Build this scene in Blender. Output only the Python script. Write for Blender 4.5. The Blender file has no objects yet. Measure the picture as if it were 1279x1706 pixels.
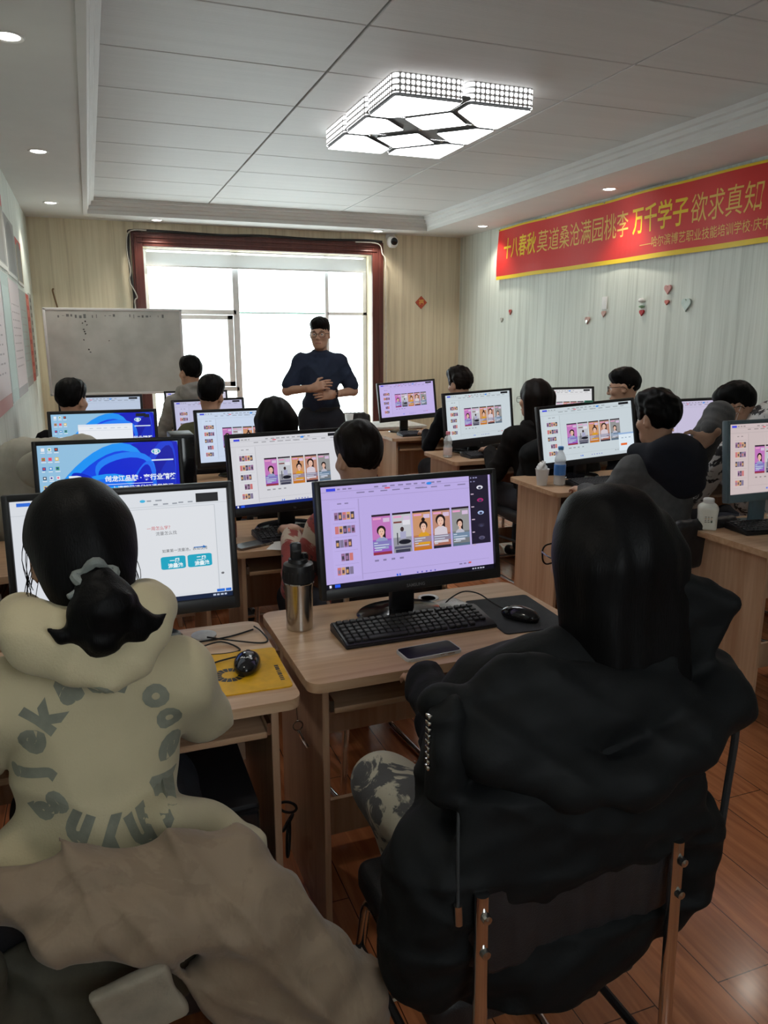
import bpy, bmesh, math, random
import numpy as np
from mathutils import Vector, Matrix
PI = math.pi
SC = bpy.context.scene
COL = SC.collection
random.seed(4)

# ------------------------------------------------------------------ camera, world, exposure
cam_d = bpy.data.cameras.new('camera'); cam = bpy.data.objects.new('camera', cam_d); COL.objects.link(cam)
cam_d.sensor_fit = 'VERTICAL'; cam_d.sensor_height = 36.0; cam_d.lens = 1280 / 1706 * 36
cam_d.clip_start = 0.02
PITCH, YAW = math.radians(12.766), math.radians(20.588)
fw = Vector((math.sin(YAW) * math.cos(PITCH), math.cos(YAW) * math.cos(PITCH), -math.sin(PITCH)))
rt = Vector((math.cos(YAW), -math.sin(YAW), 0)); upv = rt.cross(fw)
cam.matrix_world = Matrix(((rt.x, upv.x, -fw.x, 0), (rt.y, upv.y, -fw.y, 0), (rt.z, upv.z, -fw.z, 1.55), (0, 0, 0, 1)))
SC.camera = cam
SC.view_settings.view_transform = 'Standard'; SC.view_settings.look = 'None'
SC.view_settings.exposure = 0.16; SC.view_settings.gamma = 1.0
try: SC.view_settings.use_curve_mapping = False
except Exception: pass
W = bpy.data.worlds.new('overcast_sky'); SC.world = W; W.use_nodes = True
W.node_tree.nodes['Background'].inputs[0].default_value = (0.90, 0.97, 1.0, 1)
W.node_tree.nodes['Background'].inputs[1].default_value = 6.0
LAMP_PANEL = 8.0      # emission of the ceiling lamp diffusers
SPOT_W = 16.0         # recessed downlights
SCREEN = 0.82          # monitor brightness

# ------------------------------------------------------------------ materials
def lin(r, g, b):
    f = lambda c: (c / 255 / 12.92) if c / 255 <= 0.04045 else ((c / 255 + 0.055) / 1.055) ** 2.4
    return (f(r), f(g), f(b), 1.0)
MATS = {}
def node(nt, t, **kw):
    n = nt.nodes.new(t)
    for k, v in kw.items():
        if k in n.inputs.keys(): n.inputs[k].default_value = v
        else: setattr(n, k, v)
    return n
def mat(name, c, rough=0.6, metal=0.0, var=0.12, scale=30, bump=0.0, bscale=200, stretch=(1, 1, 1), spec=0.5,
        trans=0.0, emit=None, es=0.0, sheen=0.0, coat=0.0, ior=1.45):
    if name in MATS: return MATS[name]
    m = bpy.data.materials.new(name); m.use_nodes = True; nt = m.node_tree; b = nt.nodes['Principled BSDF']
    b.inputs['Roughness'].default_value = rough; b.inputs['Metallic'].default_value = metal
    b.inputs['Specular IOR Level'].default_value = spec; b.inputs['IOR'].default_value = ior
    b.inputs['Transmission Weight'].default_value = trans; b.inputs['Sheen Weight'].default_value = sheen
    b.inputs['Coat Weight'].default_value = coat
    tc = node(nt, 'ShaderNodeTexCoord'); mp = node(nt, 'ShaderNodeMapping'); mp.inputs['Scale'].default_value = stretch
    nt.links.new(tc.outputs['Object'], mp.inputs[0])
    nz = node(nt, 'ShaderNodeTexNoise'); nz.inputs['Scale'].default_value = scale; nz.inputs['Detail'].default_value = 4
    nt.links.new(mp.outputs[0], nz.inputs['Vector'])
    rp = node(nt, 'ShaderNodeValToRGB'); cc = Vector(c[:3])
    rp.color_ramp.elements[0].position = 0.3; rp.color_ramp.elements[1].position = 0.7
    rp.color_ramp.elements[0].color = (*(cc * (1 - var)), 1); rp.color_ramp.elements[1].color = (*[min(1, x * (1 + var)) for x in cc], 1)
    nt.links.new(nz.outputs['Fac'], rp.inputs[0]); nt.links.new(rp.outputs[0], b.inputs['Base Color'])
    if bump:
        n2 = node(nt, 'ShaderNodeTexNoise'); n2.inputs['Scale'].default_value = bscale; n2.inputs['Detail'].default_value = 3
        nt.links.new(mp.outputs[0], n2.inputs['Vector'])
        bp = node(nt, 'ShaderNodeBump'); bp.inputs['Strength'].default_value = bump; bp.inputs['Distance'].default_value = 0.004
        nt.links.new(n2.outputs['Fac'], bp.inputs['Height']); nt.links.new(bp.outputs[0], b.inputs['Normal'])
    if emit:
        b.inputs['Emission Color'].default_value = emit; b.inputs['Emission Strength'].default_value = es
    MATS[name] = m; return m

def stripes(name, base, dark, light, axis):          # wallpaper: fine vertical stripes
    m = bpy.data.materials.new(name); m.use_nodes = True; nt = m.node_tree; b = nt.nodes['Principled BSDF']
    b.inputs['Roughness'].default_value = 0.75; b.inputs['Specular IOR Level'].default_value = 0.25
    tc = node(nt, 'ShaderNodeTexCoord'); mp = node(nt, 'ShaderNodeMapping')
    s = [0.02, 0.02, 0.02]; s[axis] = 1.0; mp.inputs['Scale'].default_value = s
    nt.links.new(tc.outputs['Object'], mp.inputs[0])
    nz = node(nt, 'ShaderNodeTexNoise'); nz.inputs['Scale'].default_value = 22; nz.inputs['Detail'].default_value = 5; nz.inputs['Roughness'].default_value = 0.75
    nt.links.new(mp.outputs[0], nz.inputs['Vector'])
    rp = node(nt, 'ShaderNodeValToRGB'); e = rp.color_ramp.elements
    e[0].position = 0.36; e[0].color = (*dark, 1); e[1].position = 0.66; e[1].color = (*light, 1)
    k = e.new(0.48); k.color = (*base, 1)
    nt.links.new(nz.outputs['Fac'], rp.inputs[0]); nt.links.new(rp.outputs[0], b.inputs['Base Color'])
    bp = node(nt, 'ShaderNodeBump'); bp.inputs['Strength'].default_value = 0.15; bp.inputs['Distance'].default_value = 0.003
    nt.links.new(nz.outputs['Fac'], bp.inputs['Height']); nt.links.new(bp.outputs[0], b.inputs['Normal'])
    MATS[name] = m; return m

def wood(name, c0, c1, axis, rough=0.4, scale=1.0, coat=0.0):
    m = bpy.data.materials.new(name); m.use_nodes = True; nt = m.node_tree; b = nt.nodes['Principled BSDF']
    b.inputs['Roughness'].default_value = rough; b.inputs['Coat Weight'].default_value = coat
    tc = node(nt, 'ShaderNodeTexCoord'); mp = node(nt, 'ShaderNodeMapping')
    s = [14 * scale] * 3; s[axis] = 0.9 * scale; mp.inputs['Scale'].default_value = s
    nt.links.new(tc.outputs['Object'], mp.inputs[0])
    nz = node(nt, 'ShaderNodeTexNoise'); nz.inputs['Scale'].default_value = 2.2; nz.inputs['Detail'].default_value = 6; nz.inputs['Distortion'].default_value = 0.6
    nt.links.new(mp.outputs[0], nz.inputs['Vector'])
    rp = node(nt, 'ShaderNodeValToRGB'); e = rp.color_ramp.elements
    e[0].position = 0.32; e[0].color = (*c0, 1); e[1].position = 0.68; e[1].color = (*c1, 1)
    nt.links.new(nz.outputs['Fac'], rp.inputs[0]); nt.links.new(rp.outputs[0], b.inputs['Base Color'])
    MATS[name] = m; return m

def floor_mat():
    m = bpy.data.materials.new('red_laminate'); m.use_nodes = True; nt = m.node_tree; b = nt.nodes['Principled BSDF']
    b.inputs['Roughness'].default_value = 0.22; b.inputs['Coat Weight'].default_value = 0.25; b.inputs['Coat Roughness'].default_value = 0.12
    tc = node(nt, 'ShaderNodeTexCoord'); mp = node(nt, 'ShaderNodeMapping'); mp.inputs['Rotation'].default_value = (0, 0, PI / 2)
    nt.links.new(tc.outputs['Object'], mp.inputs[0])
    br = node(nt, 'ShaderNodeTexBrick'); br.inputs['Scale'].default_value = 1.0
    br.inputs['Brick Width'].default_value = 1.2; br.inputs['Row Height'].default_value = 0.19; br.inputs['Mortar Size'].default_value = 0.0016
    br.inputs['Color1'].default_value = (0.50, 0.185, 0.078, 1); br.inputs['Color2'].default_value = (0.42, 0.148, 0.062, 1); br.inputs['Mortar'].default_value = (0.07, 0.022, 0.01, 1)
    nt.links.new(mp.outputs[0], br.inputs['Vector'])
    m2 = node(nt, 'ShaderNodeMapping'); m2.inputs['Scale'].default_value = (18, 1.3, 1); nt.links.new(tc.outputs['Object'], m2.inputs[0])
    nz = node(nt, 'ShaderNodeTexNoise'); nz.inputs['Scale'].default_value = 2; nz.inputs['Detail'].default_value = 6; nz.inputs['Distortion'].default_value = 1.0
    nt.links.new(m2.outputs[0], nz.inputs['Vector'])
    rp = node(nt, 'ShaderNodeValToRGB'); rp.color_ramp.elements[0].position = 0.3; rp.color_ramp.elements[1].position = 0.72
    rp.color_ramp.elements[0].color = (0.68, 0.64, 0.6, 1); rp.color_ramp.elements[1].color = (1.15, 1.15, 1.15, 1)
    nt.links.new(nz.outputs['Fac'], rp.inputs[0])
    mx = node(nt, 'ShaderNodeMix', data_type='RGBA', blend_type='MULTIPLY'); mx.inputs[0].default_value = 1.0
    nt.links.new(br.outputs['Color'], mx.inputs[6]); nt.links.new(rp.outputs[0], mx.inputs[7]); nt.links.new(mx.outputs[2], b.inputs['Base Color'])
    bp = node(nt, 'ShaderNodeBump'); bp.inputs['Strength'].default_value = 0.12; bp.inputs['Distance'].default_value = 0.002; bp.invert = True
    nt.links.new(br.outputs['Fac'], bp.inputs['Height']); nt.links.new(bp.outputs[0], b.inputs['Normal'])
    return m

def attr_emit(name, strength):                      # a screen: gives off the colours stored on its faces
    m = bpy.data.materials.new(name); m.use_nodes = True; nt = m.node_tree; b = nt.nodes['Principled BSDF']
    b.inputs['Base Color'].default_value = (0.012, 0.012, 0.014, 1); b.inputs['Roughness'].default_value = 0.35; b.inputs['Specular IOR Level'].default_value = 0.2
    a = node(nt, 'ShaderNodeAttribute'); a.attribute_name = 'Col'
    nt.links.new(a.outputs['Color'], b.inputs['Emission Color']); b.inputs['Emission Strength'].default_value = strength
    return m
def attr_diff(name, rough=0.6):                     # printed surface: colours stored on its faces
    m = bpy.data.materials.new(name); m.use_nodes = True; nt = m.node_tree; b = nt.nodes['Principled BSDF']
    b.inputs['Roughness'].default_value = rough
    a = node(nt, 'ShaderNodeAttribute'); a.attribute_name = 'Col'; nt.links.new(a.outputs['Color'], b.inputs['Base Color'])
    return m
SCREEN_M = attr_emit('lcd_screen', SCREEN); PRINT_M = attr_diff('printed_paper', 0.5)

def blotch(name, base, dark, scale, thr, rough=0.7, bump=0.25, col3=None):   # printed / dyed cloth with blotches
    m = bpy.data.materials.new(name); m.use_nodes = True; nt = m.node_tree; b = nt.nodes['Principled BSDF']
    b.inputs['Roughness'].default_value = rough; b.inputs['Sheen Weight'].default_value = 0.1
    tc = node(nt, 'ShaderNodeTexCoord'); nz = node(nt, 'ShaderNodeTexNoise'); nz.inputs['Scale'].default_value = scale; nz.inputs['Detail'].default_value = 5; nz.inputs['Roughness'].default_value = 0.6
    nz.inputs['Distortion'].default_value = 0.8
    nt.links.new(tc.outputs['Object'], nz.inputs['Vector'])
    rp = node(nt, 'ShaderNodeValToRGB'); e = rp.color_ramp.elements
    e[0].position = thr; e[0].color = (*dark, 1); e[1].position = thr + 0.03; e[1].color = (*base, 1)
    if col3: k = e.new(thr + 0.13); k.color = (*base, 1); k2 = e.new(thr + 0.15); k2.color = (*col3, 1)
    nt.links.new(nz.outputs['Fac'], rp.inputs[0]); nt.links.new(rp.outputs[0], b.inputs['Base Color'])
    n2 = node(nt, 'ShaderNodeTexNoise'); n2.inputs['Scale'].default_value = 60; nt.links.new(tc.outputs['Object'], n2.inputs['Vector'])
    bp = node(nt, 'ShaderNodeBump'); bp.inputs['Strength'].default_value = bump; bp.inputs['Distance'].default_value = 0.006
    nt.links.new(n2.outputs['Fac'], bp.inputs['Height']); nt.links.new(bp.outputs[0], b.inputs['Normal'])
    MATS[name] = m; return m

WHITE_PAINT = mat('white_paint', (0.66, 0.66, 0.64), 0.6, var=0.03, scale=4)
CEIL = mat('ceiling_panel', (0.60, 0.60, 0.59), 0.55, var=0.03, scale=3, bump=0.25, bscale=26, stretch=(0.15, 6, 1))
WOOD_TOP = wood('pear_wood', (0.47, 0.275, 0.155), (0.64, 0.43, 0.27), 0, 0.33)
WOOD_V = wood('pear_wood_upright', (0.48, 0.285, 0.17), (0.63, 0.43, 0.285), 2, 0.4)
WOOD_DK = wood('red_brown_wood', (0.085, 0.022, 0.018), (0.13, 0.036, 0.028), 2, 0.35)
BLACK_PL = mat('black_plastic', (0.012, 0.012, 0.014), 0.42, var=0.1)
BLACK_GL = mat('glossy_black_plastic', (0.010, 0.010, 0.012), 0.12, var=0.1)
GREY_PL = mat('blue_grey_plastic', (0.10, 0.15, 0.18), 0.35, var=0.05)
KEY_PL = mat('black_keycaps', (0.022, 0.022, 0.025), 0.55, var=0.1)
CHROME = mat('chrome', (0.75, 0.74, 0.73), 0.13, 1.0, var=0.03)
STEEL = mat('brushed_steel', (0.55, 0.54, 0.52), 0.22, 1.0, var=0.06, stretch=(1, 1, 30), scale=8)
ALU = mat('aluminium', (0.80, 0.81, 0.82), 0.45, 0.0, var=0.03)
VINYL = mat('black_vinyl', (0.014, 0.014, 0.016), 0.5, var=0.15, bump=0.2, bscale=300)
GLASS = mat('clear_glass', (0.95, 0.98, 0.97), 0.02, trans=1.0, var=0.0, ior=1.45)
CLEAR_PL = mat('clear_plastic', (.85, .89, .90), 0.12, var=0.02); CLEAR_PL.node_tree.nodes['Principled BSDF'].inputs['Alpha'].default_value = .42
SKIN = mat('skin', (0.52, 0.30, 0.20), 0.5, var=0.08, scale=18, bump=0.06, bscale=400)
LIP = mat('lips', (0.36, 0.13, 0.11), 0.45)
HAIR = mat('black_hair', (0.0030, 0.0028, 0.0030), 0.5, var=0.3, scale=40, bump=0.25, bscale=60, stretch=(6, 6, 0.5), spec=0.12)
HAIR_BR = mat('dark_brown_hair', (0.0075, 0.0048, 0.0038), 0.5, var=0.4, scale=40, bump=0.25, bscale=60, stretch=(6, 6, 0.5), spec=0.12)
EYE_W = mat('eye_white', (0.7, 0.68, 0.65), 0.2); EYE_D = mat('eye_iris', (0.02, 0.012, 0.008), 0.1)
PAPER = mat('white_paper', (0.78, 0.78, 0.77), 0.7, var=0.03)
RUBBER = mat('black_rubber', (0.015, 0.015, 0.016), 0.7)
DARK_CLOTH = mat('black_cloth', (0.006, 0.006, 0.0075), 0.9, var=0.2, bump=0.2, bscale=160, spec=0.15)
DENIM = mat('dark_trousers', (0.022, 0.024, 0.032), 0.85, var=0.2, bump=0.2, bscale=200)

# ------------------------------------------------------------------ object helpers
def tag(o, label=None, cat=None, group=None, kind=None):
    if label: o['label'] = label
    if cat: o['category'] = cat
    if group: o['group'] = group
    if kind: o['kind'] = kind
    return o
def thing(name, label, cat, loc=(0, 0, 0), rz=0.0, group=None):
    o = bpy.data.objects.new(name, None); COL.objects.link(o); o.empty_display_size = 0.05
    o.location = loc; o.rotation_euler = (0, 0, rz); return tag(o, label, cat, group)
def finish(me, m, smooth):
    for x in (m if isinstance(m, (list, tuple)) else [m]): me.materials.append(x)
    if smooth:
        me.polygons.foreach_set('use_smooth', [True] * len(me.polygons))
        if smooth != 'all': me.set_sharp_from_angle(angle=math.radians(smooth if isinstance(smooth, (int, float)) and smooth > 1 else 35))
def obj(name, bm, m, parent=None, smooth=True, loc=None, rz=None):
    me = bpy.data.meshes.new(name); bm.to_mesh(me); bm.free(); finish(me, m, smooth)
    o = bpy.data.objects.new(name, me); COL.objects.link(o)
    if parent: o.parent = parent
    if loc: o.location = loc
    if rz is not None: o.rotation_euler = (0, 0, rz)
    return o
def np_obj(name, V, F, m, parent=None, smooth='all', cols=None, loc=None):
    me = bpy.data.meshes.new(name)
    me.from_pydata(V.tolist() if hasattr(V, 'tolist') else V, [], F.tolist() if hasattr(F, 'tolist') else F)
    finish(me, m, smooth)
    if cols is not None:
        at = me.color_attributes.new('Col', 'FLOAT_COLOR', 'CORNER'); buf = []
        for p, c in zip(me.polygons, cols): buf += list(c) * p.loop_total
        at.data.foreach_set('color', buf)
    o = bpy.data.objects.new(name, me); COL.objects.link(o)
    if parent: o.parent = parent
    if loc: o.location = loc
    return o
def struct(name, bm, m, smooth=False): return tag(obj(name, bm, m, None, smooth), kind='structure')
def dup(root, loc, rz, label, group=None):
    r = root.copy(); COL.objects.link(r); r.location = loc; r.rotation_euler = (0, 0, rz); r['label'] = label
    if group: r['group'] = group
    for ch in list(root.children):
        c = ch.copy(); COL.objects.link(c); c.parent = r
        for g in ch.children:
            d = g.copy(); COL.objects.link(d); d.parent = c
    return r
NB = bmesh.new
def box(bm, c, s, bev=0.0, R=None, seg=2):
    M = Matrix.Translation(c) @ (R.to_4x4() if R else Matrix.Identity(4)) @ Matrix.Diagonal((*s, 1))
    g = bmesh.ops.create_cube(bm, size=1, matrix=M)
    if bev:
        es = list({e for v in g['verts'] for e in v.link_edges})
        bmesh.ops.bevel(bm, geom=es, offset=bev, segments=seg, affect='EDGES', profile=0.5)
    return bm
def ring(bm, c, u, v, r, n): return [bm.verts.new(Vector(c) + u * (r * math.cos(2 * PI * i / n)) + v * (r * math.sin(2 * PI * i / n))) for i in range(n)]
def smooth_path(P, n=6):
    P = [Vector(p) for p in P]; Q = []
    for i in range(len(P) - 1):
        p0, p1, p2, p3 = P[max(0, i - 1)], P[i], P[i + 1], P[min(len(P) - 1, i + 2)]
        for j in range(n):
            t = j / n; Q.append(0.5 * ((2 * p1) + (p2 - p0) * t + (2 * p0 - 5 * p1 + 4 * p2 - p3) * t * t + (3 * p1 - p0 - 3 * p2 + p3) * t ** 3))
    return Q + [P[-1]]
def round_path(P, r, n=6):                          # straight runs with rounded corners
    P = [Vector(p) for p in P]; Q = [P[0]]
    for i in range(1, len(P) - 1):
        a, b, c = P[i - 1], P[i], P[i + 1]; d1 = (a - b); d2 = (c - b); rr = min(r, d1.length * .49, d2.length * .49)
        p, q = b + d1.normalized() * rr, b + d2.normalized() * rr
        for j in range(n + 1):
            t = j / n; Q.append(p * (1 - t) ** 2 + b * 2 * t * (1 - t) + q * t * t)
    return Q + [P[-1]]
def tube(bm, P, r, n=8, closed=False, cap=True):
    P = [Vector(p) for p in P]; R = []; up = None; m = len(P)
    for i, p in enumerate(P):
        if closed: d = P[(i + 1) % m] - P[i - 1]
        else: d = P[min(i + 1, m - 1)] - P[max(i - 1, 0)]
        d = d.normalized() if d.length > 1e-9 else Vector((0, 0, 1))
        if up is None: up = Vector((0, 0, 1)) if abs(d.z) < 0.9 else Vector((1, 0, 0))
        u = (up - d * up.dot(d)); u = u.normalized() if u.length > 1e-6 else d.orthogonal().normalized(); v = d.cross(u); up = u
        rr = r[i] if hasattr(r, '__len__') else r
        R.append(ring(bm, p, u, v, rr, n))
    for i in range(m if closed else m - 1):
        a, b = R[i], R[(i + 1) % m]
        for j in range(n): bm.faces.new((a[j], a[(j + 1) % n], b[(j + 1) % n], b[j]))
    if cap and not closed: bm.faces.new(R[0][::-1]); bm.faces.new(R[-1])
    return bm
def cyl(bm, a, b, r0, r1=None, n=20): return tube(bm, [a, b], [r0, r0 if r1 is None else r1], n)
def lathe(bm, prof, c=(0, 0, 0), n=28, sy=1.0, M=None):
    R = []
    for r, z in prof:
        R.append([bm.verts.new((M @ Vector((r * math.cos(2 * PI * i / n), sy * r * math.sin(2 * PI * i / n), z)) if M else Vector((r * math.cos(2 * PI * i / n), sy * r * math.sin(2 * PI * i / n), z))) + Vector(c)) for i in range(n)])
    for a, b in zip(R, R[1:]):
        for j in range(n): bm.faces.new((a[j], a[(j + 1) % n], b[(j + 1) % n], b[j]))
    if prof[0][0] > 1e-5: bm.faces.new(R[0][::-1])
    if prof[-1][0] > 1e-5: bm.faces.new(R[-1])
    return bm
def prism(bm, pts, z0, z1, M=None):
    M = M or Matrix.Identity(4)
    a = [bm.verts.new(M @ Vector((x, y, z0))) for x, y in pts]; b = [bm.verts.new(M @ Vector((x, y, z1))) for x, y in pts]; n = len(pts)
    bm.faces.new(a[::-1]); bm.faces.new(b)
    for i in range(n): bm.faces.new((a[i], a[(i + 1) % n], b[(i + 1) % n], b[i]))
    return bm
def rrect(w, h, r, n=5, cx=0, cy=0):
    P = []
    for sx, sy, a0 in ((1, 1, 0), (-1, 1, 90), (-1, -1, 180), (1, -1, 270)):
        for i in range(n + 1):
            a = math.radians(a0 + 90 * i / n); P.append((cx + sx * (w / 2 - r) + r * math.cos(a), cy + sy * (h / 2 - r) + r * math.sin(a)))
    return P
def sweep_open(bm, prof, path_fn): pass

# ------------------------------------------------------------------ writing and flat printed layers
def text2d(s, size=1.0, bold=0.0):
    c = bpy.data.curves.new('tmp', 'FONT'); c.body = s; c.size = size; c.offset = bold; c.resolution_u = 3; c.align_x = 'LEFT'
    o = bpy.data.objects.new('tmp', c); COL.objects.link(o)
    dg = bpy.context.evaluated_depsgraph_get(); me = bpy.data.meshes.new_from_object(o.evaluated_get(dg))
    V = [(v.co.x, v.co.y) for v in me.vertices]; F = [tuple(p.vertices) for p in me.polygons]
    bpy.data.objects.remove(o); bpy.data.curves.remove(c); bpy.data.meshes.remove(me)
    return V, F
class Paint:                                         # flat coloured shapes on one mesh; x right, y down, 0..1
    def __init__(s, w, h): s.w, s.h, s.V, s.F, s.C, s.k = w, h, [], [], [], 0
    def poly(s, pts, c, lay=None):
        s.k += 1; z = (s.k if lay is None else lay) * 4e-6; b = len(s.V)
        s.V += [((x - .5) * s.w, -z, (.5 - y) * s.h) for x, y in pts]; s.F.append(tuple(range(b, b + len(pts)))[::-1]); s.C.append(c)
    def rect(s, x0, y0, x1, y1, c): s.poly([(x0, y0), (x1, y0), (x1, y1), (x0, y1)], c)
    def ell(s, x, y, rx, ry, c, rot=0, n=20):
        a = s.w / s.h; P = []
        for i in range(n):
            t = 2 * PI * i / n; u, v = rx * math.cos(t), ry * math.sin(t) / a
            P.append((x + u * math.cos(rot) - v * math.sin(rot), y + (u * math.sin(rot) + v * math.cos(rot)) * a))
        s.poly(P, c)
    def text(s, t, x, y, size, c, bold=0.0, cx=1.0):
        V, F = text2d(t, size, bold); s.k += 1; b = len(s.V)
        s.V += [((x - .5) * s.w + vx * cx, -s.k * 4e-6, (.5 - y) * s.h + vy) for vx, vy in V]
        for f in F:
            s.F.append(tuple(b + i for i in f)); s.C.append(c)
    def dashes(s, x, y, n, w, h, c, gap=.35, rnd=random):
        for i in range(n):
            ww = w * rnd.uniform(.6, 1.0); s.rect(x, y, x + ww, y + h, c); x += w * (1 + gap)
    def make(s, name, m, parent=None): return np_obj(name, s.V, s.F, m, parent, False, s.C)

# ------------------------------------------------------------------ implicit surfaces for bodies and cloth
class Field:
    def __init__(s): s.P = []; s.cuts = []; s.disp = []
    def C(s, a, b, ra, rb=None, k=.03, op='u'): s.P.append(('C', np.array(a, float), np.array(b, float), ra, ra if rb is None else rb, k, op)); return s
    def E(s, c, r, R=None, k=.03, op='u'): s.P.append(('E', np.array(c, float), np.array(r, float), np.eye(3) if R is None else np.array(R, float), 0, k, op)); return s
    def B(s, c, half, rad, R=None, k=.02, op='u'): s.P.append(('B', np.array(c, float), np.array(half, float), np.eye(3) if R is None else np.array(R, float), rad, k, op)); return s
    def path(s, pts, rs, k=.03, op='u'):
        for i in range(len(pts) - 1): s.C(pts[i], pts[i + 1], rs[i] if hasattr(rs, '__len__') else rs, rs[i + 1] if hasattr(rs, '__len__') else rs, k, op)
        return s
    def cut(s, p, n): s.cuts.append((np.array(p, float), np.array(n, float))); return s
    def _bb(s, q):
        if q[0] == 'C': r = max(q[3], q[4]); return np.minimum(q[1], q[2]) - r, np.maximum(q[1], q[2]) + r
        if q[0] == 'E': e = np.sqrt(((q[3] * q[2]) ** 2).sum(1)); return q[1] - e, q[1] + e
        e = (np.abs(q[3]) * (q[2] + q[4])).sum(1); return q[1] - e, q[1] + e
    def mesh(s, h):
        bbs = [s._bb(q) for q in s.P]; us = [b for b, q in zip(bbs, s.P) if q[6] == 'u']
        pad = .03 + 3 * h
        lo = np.min([b[0] for b in us], 0) - pad; hi = np.max([b[1] for b in us], 0) + pad
        n = np.ceil((hi - lo) / h).astype(int) + 1
        ax = [(lo[i] + h * np.arange(n[i])).astype(np.float32) for i in range(3)]
        g = np.full(n, 9., np.float32)
        for q, (b0, b1) in zip(s.P, bbs):
            k = q[5]; p2 = k + 2.5 * h + .004
            i0 = np.clip(np.floor((b0 - p2 - lo) / h).astype(int), 0, n - 1); i1 = np.clip(np.ceil((b1 + p2 - lo) / h).astype(int) + 1, 1, n)
            if (i1 <= i0).any(): continue
            sl = tuple(slice(a, b) for a, b in zip(i0, i1))
            X, Y, Z = ax[0][sl[0]][:, None, None], ax[1][sl[1]][None, :, None], ax[2][sl[2]][None, None, :]
            if q[0] == 'C':
                a, b = q[1], q[2]; d = b - a; dd = max(float(d @ d), 1e-12)
                px, py, pz = X - a[0], Y - a[1], Z - a[2]
                t = np.clip((px * d[0] + py * d[1] + pz * d[2]) / dd, 0, 1)
                D = np.sqrt((px - t * d[0]) ** 2 + (py - t * d[1]) ** 2 + (pz - t * d[2]) ** 2) - (q[3] + t * (q[4] - q[3]))
            else:
                c, R = q[1], q[3]; px, py, pz = X - c[0], Y - c[1], Z - c[2]
                l = [px * R[0, i] + py * R[1, i] + pz * R[2, i] for i in range(3)]
                if q[0] == 'E':
                    r = q[2]; k0 = np.sqrt(sum((l[i] / r[i]) ** 2 for i in range(3))); k1 = np.sqrt(sum((l[i] / r[i] ** 2) ** 2 for i in range(3)))
                    D = k0 * (k0 - 1) / np.maximum(k1, 1e-6)
                else:
                    dq = [np.abs(l[i]) - q[2][i] for i in range(3)]
                    D = np.sqrt(sum(np.maximum(x, 0) ** 2 for x in dq)) + np.minimum(np.maximum(np.maximum(dq[0], dq[1]), dq[2]), 0) - q[4]
            A = g[sl]
            if q[6] == 'u': H = np.maximum(k - np.abs(A - D), 0) / max(k, 1e-6); g[sl] = np.minimum(A, D) - H * H * k * .25
            else: H = np.maximum(k - np.abs(A + D), 0) / max(k, 1e-6); g[sl] = np.maximum(A, -D) + H * H * k * .25
        for fn in s.disp:
            I = np.nonzero(np.abs(g) < .07); g[I] += fn(ax[0][I[0]], ax[1][I[1]], ax[2][I[2]]).astype(np.float32)
        for p, nn in s.cuts:
            g = np.maximum(g, (ax[0][:, None, None] - p[0]) * nn[0] + (ax[1][None, :, None] - p[1]) * nn[1] + (ax[2][None, None, :] - p[2]) * nn[2])
        return nets(g, lo, h)
def nets(g, lo, h):
    ins = g < 0; n = np.array(g.shape); cnt = np.zeros(n - 1, np.int8); corners = [(i, j, k) for i in (0, 1) for j in (0, 1) for k in (0, 1)]
    sh = lambda A, c: A[c[0]:n[0] - 1 + c[0], c[1]:n[1] - 1 + c[1], c[2]:n[2] - 1 + c[2]]
    for c in corners: cnt += sh(ins, c)
    act = (cnt > 0) & (cnt < 8); I = np.array(np.nonzero(act)); idx = np.full(n - 1, -1, np.int32); idx[tuple(I)] = np.arange(I.shape[1])
    S = np.zeros((I.shape[1], 3)); N = np.zeros(I.shape[1])
    for a in range(3):
        o = [x for x in range(3) if x != a]
        for u in (0, 1):
            for v in (0, 1):
                c0 = [0, 0, 0]; c0[o[0]] = u; c0[o[1]] = v; c1 = list(c0); c1[a] = 1
                g0 = g[I[0] + c0[0], I[1] + c0[1], I[2] + c0[2]]; g1 = g[I[0] + c1[0], I[1] + c1[1], I[2] + c1[2]]
                m = (g0 < 0) != (g1 < 0); t = np.where(m, g0 / np.where(m, g0 - g1, 1), 0); t = np.clip(t, 0, 1)
                p = np.zeros((I.shape[1], 3)); p[:, o[0]] = u; p[:, o[1]] = v; p[:, a] = t
                S += p * m[:, None]; N += m
    V = lo + h * (I.T + S / np.maximum(N, 1)[:, None]); F = []
    for a in range(3):
        b, c = (a + 1) % 3, (a + 2) % 3
        s0 = [slice(1, -1)] * 3; s0[a] = slice(0, -1); s1 = list(s0); s1[a] = slice(1, None)
        A, Bv = ins[tuple(s0)], ins[tuple(s1)]; J = np.array(np.nonzero(A != Bv)); fl = A[tuple(J)]
        off = np.array([1, 1, 1]); off[a] = 0; J = J + off[:, None]
        def cell(db, dc):
            K = J.copy(); K[b] -= db; K[c] -= dc; return idx[tuple(K)]
        q = np.stack([cell(1, 1), cell(0, 1), cell(0, 0), cell(1, 0)], 1); q[~fl] = q[~fl][:, ::-1]; F.append(q)
    return V, np.concatenate(F)
def folds(seed, amp, f, n=5, ax=(1, 1, 1)):
    r = np.random.RandomState(seed); K = [(r.normal(size=3) * f * np.array(ax), r.normal(size=3) * f * .5, r.uniform(0, 6, 2), amp * r.uniform(.5, 1)) for _ in range(n)]
    def fn(x, y, z):
        o = 0
        for a, b, p, A in K: o = o + A * np.sin(a[0] * x + a[1] * y + a[2] * z + p[0] + 1.6 * np.sin(b[0] * x + b[1] * y + b[2] * z + p[1]))
        return o / math.sqrt(n)
    return fn
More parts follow.
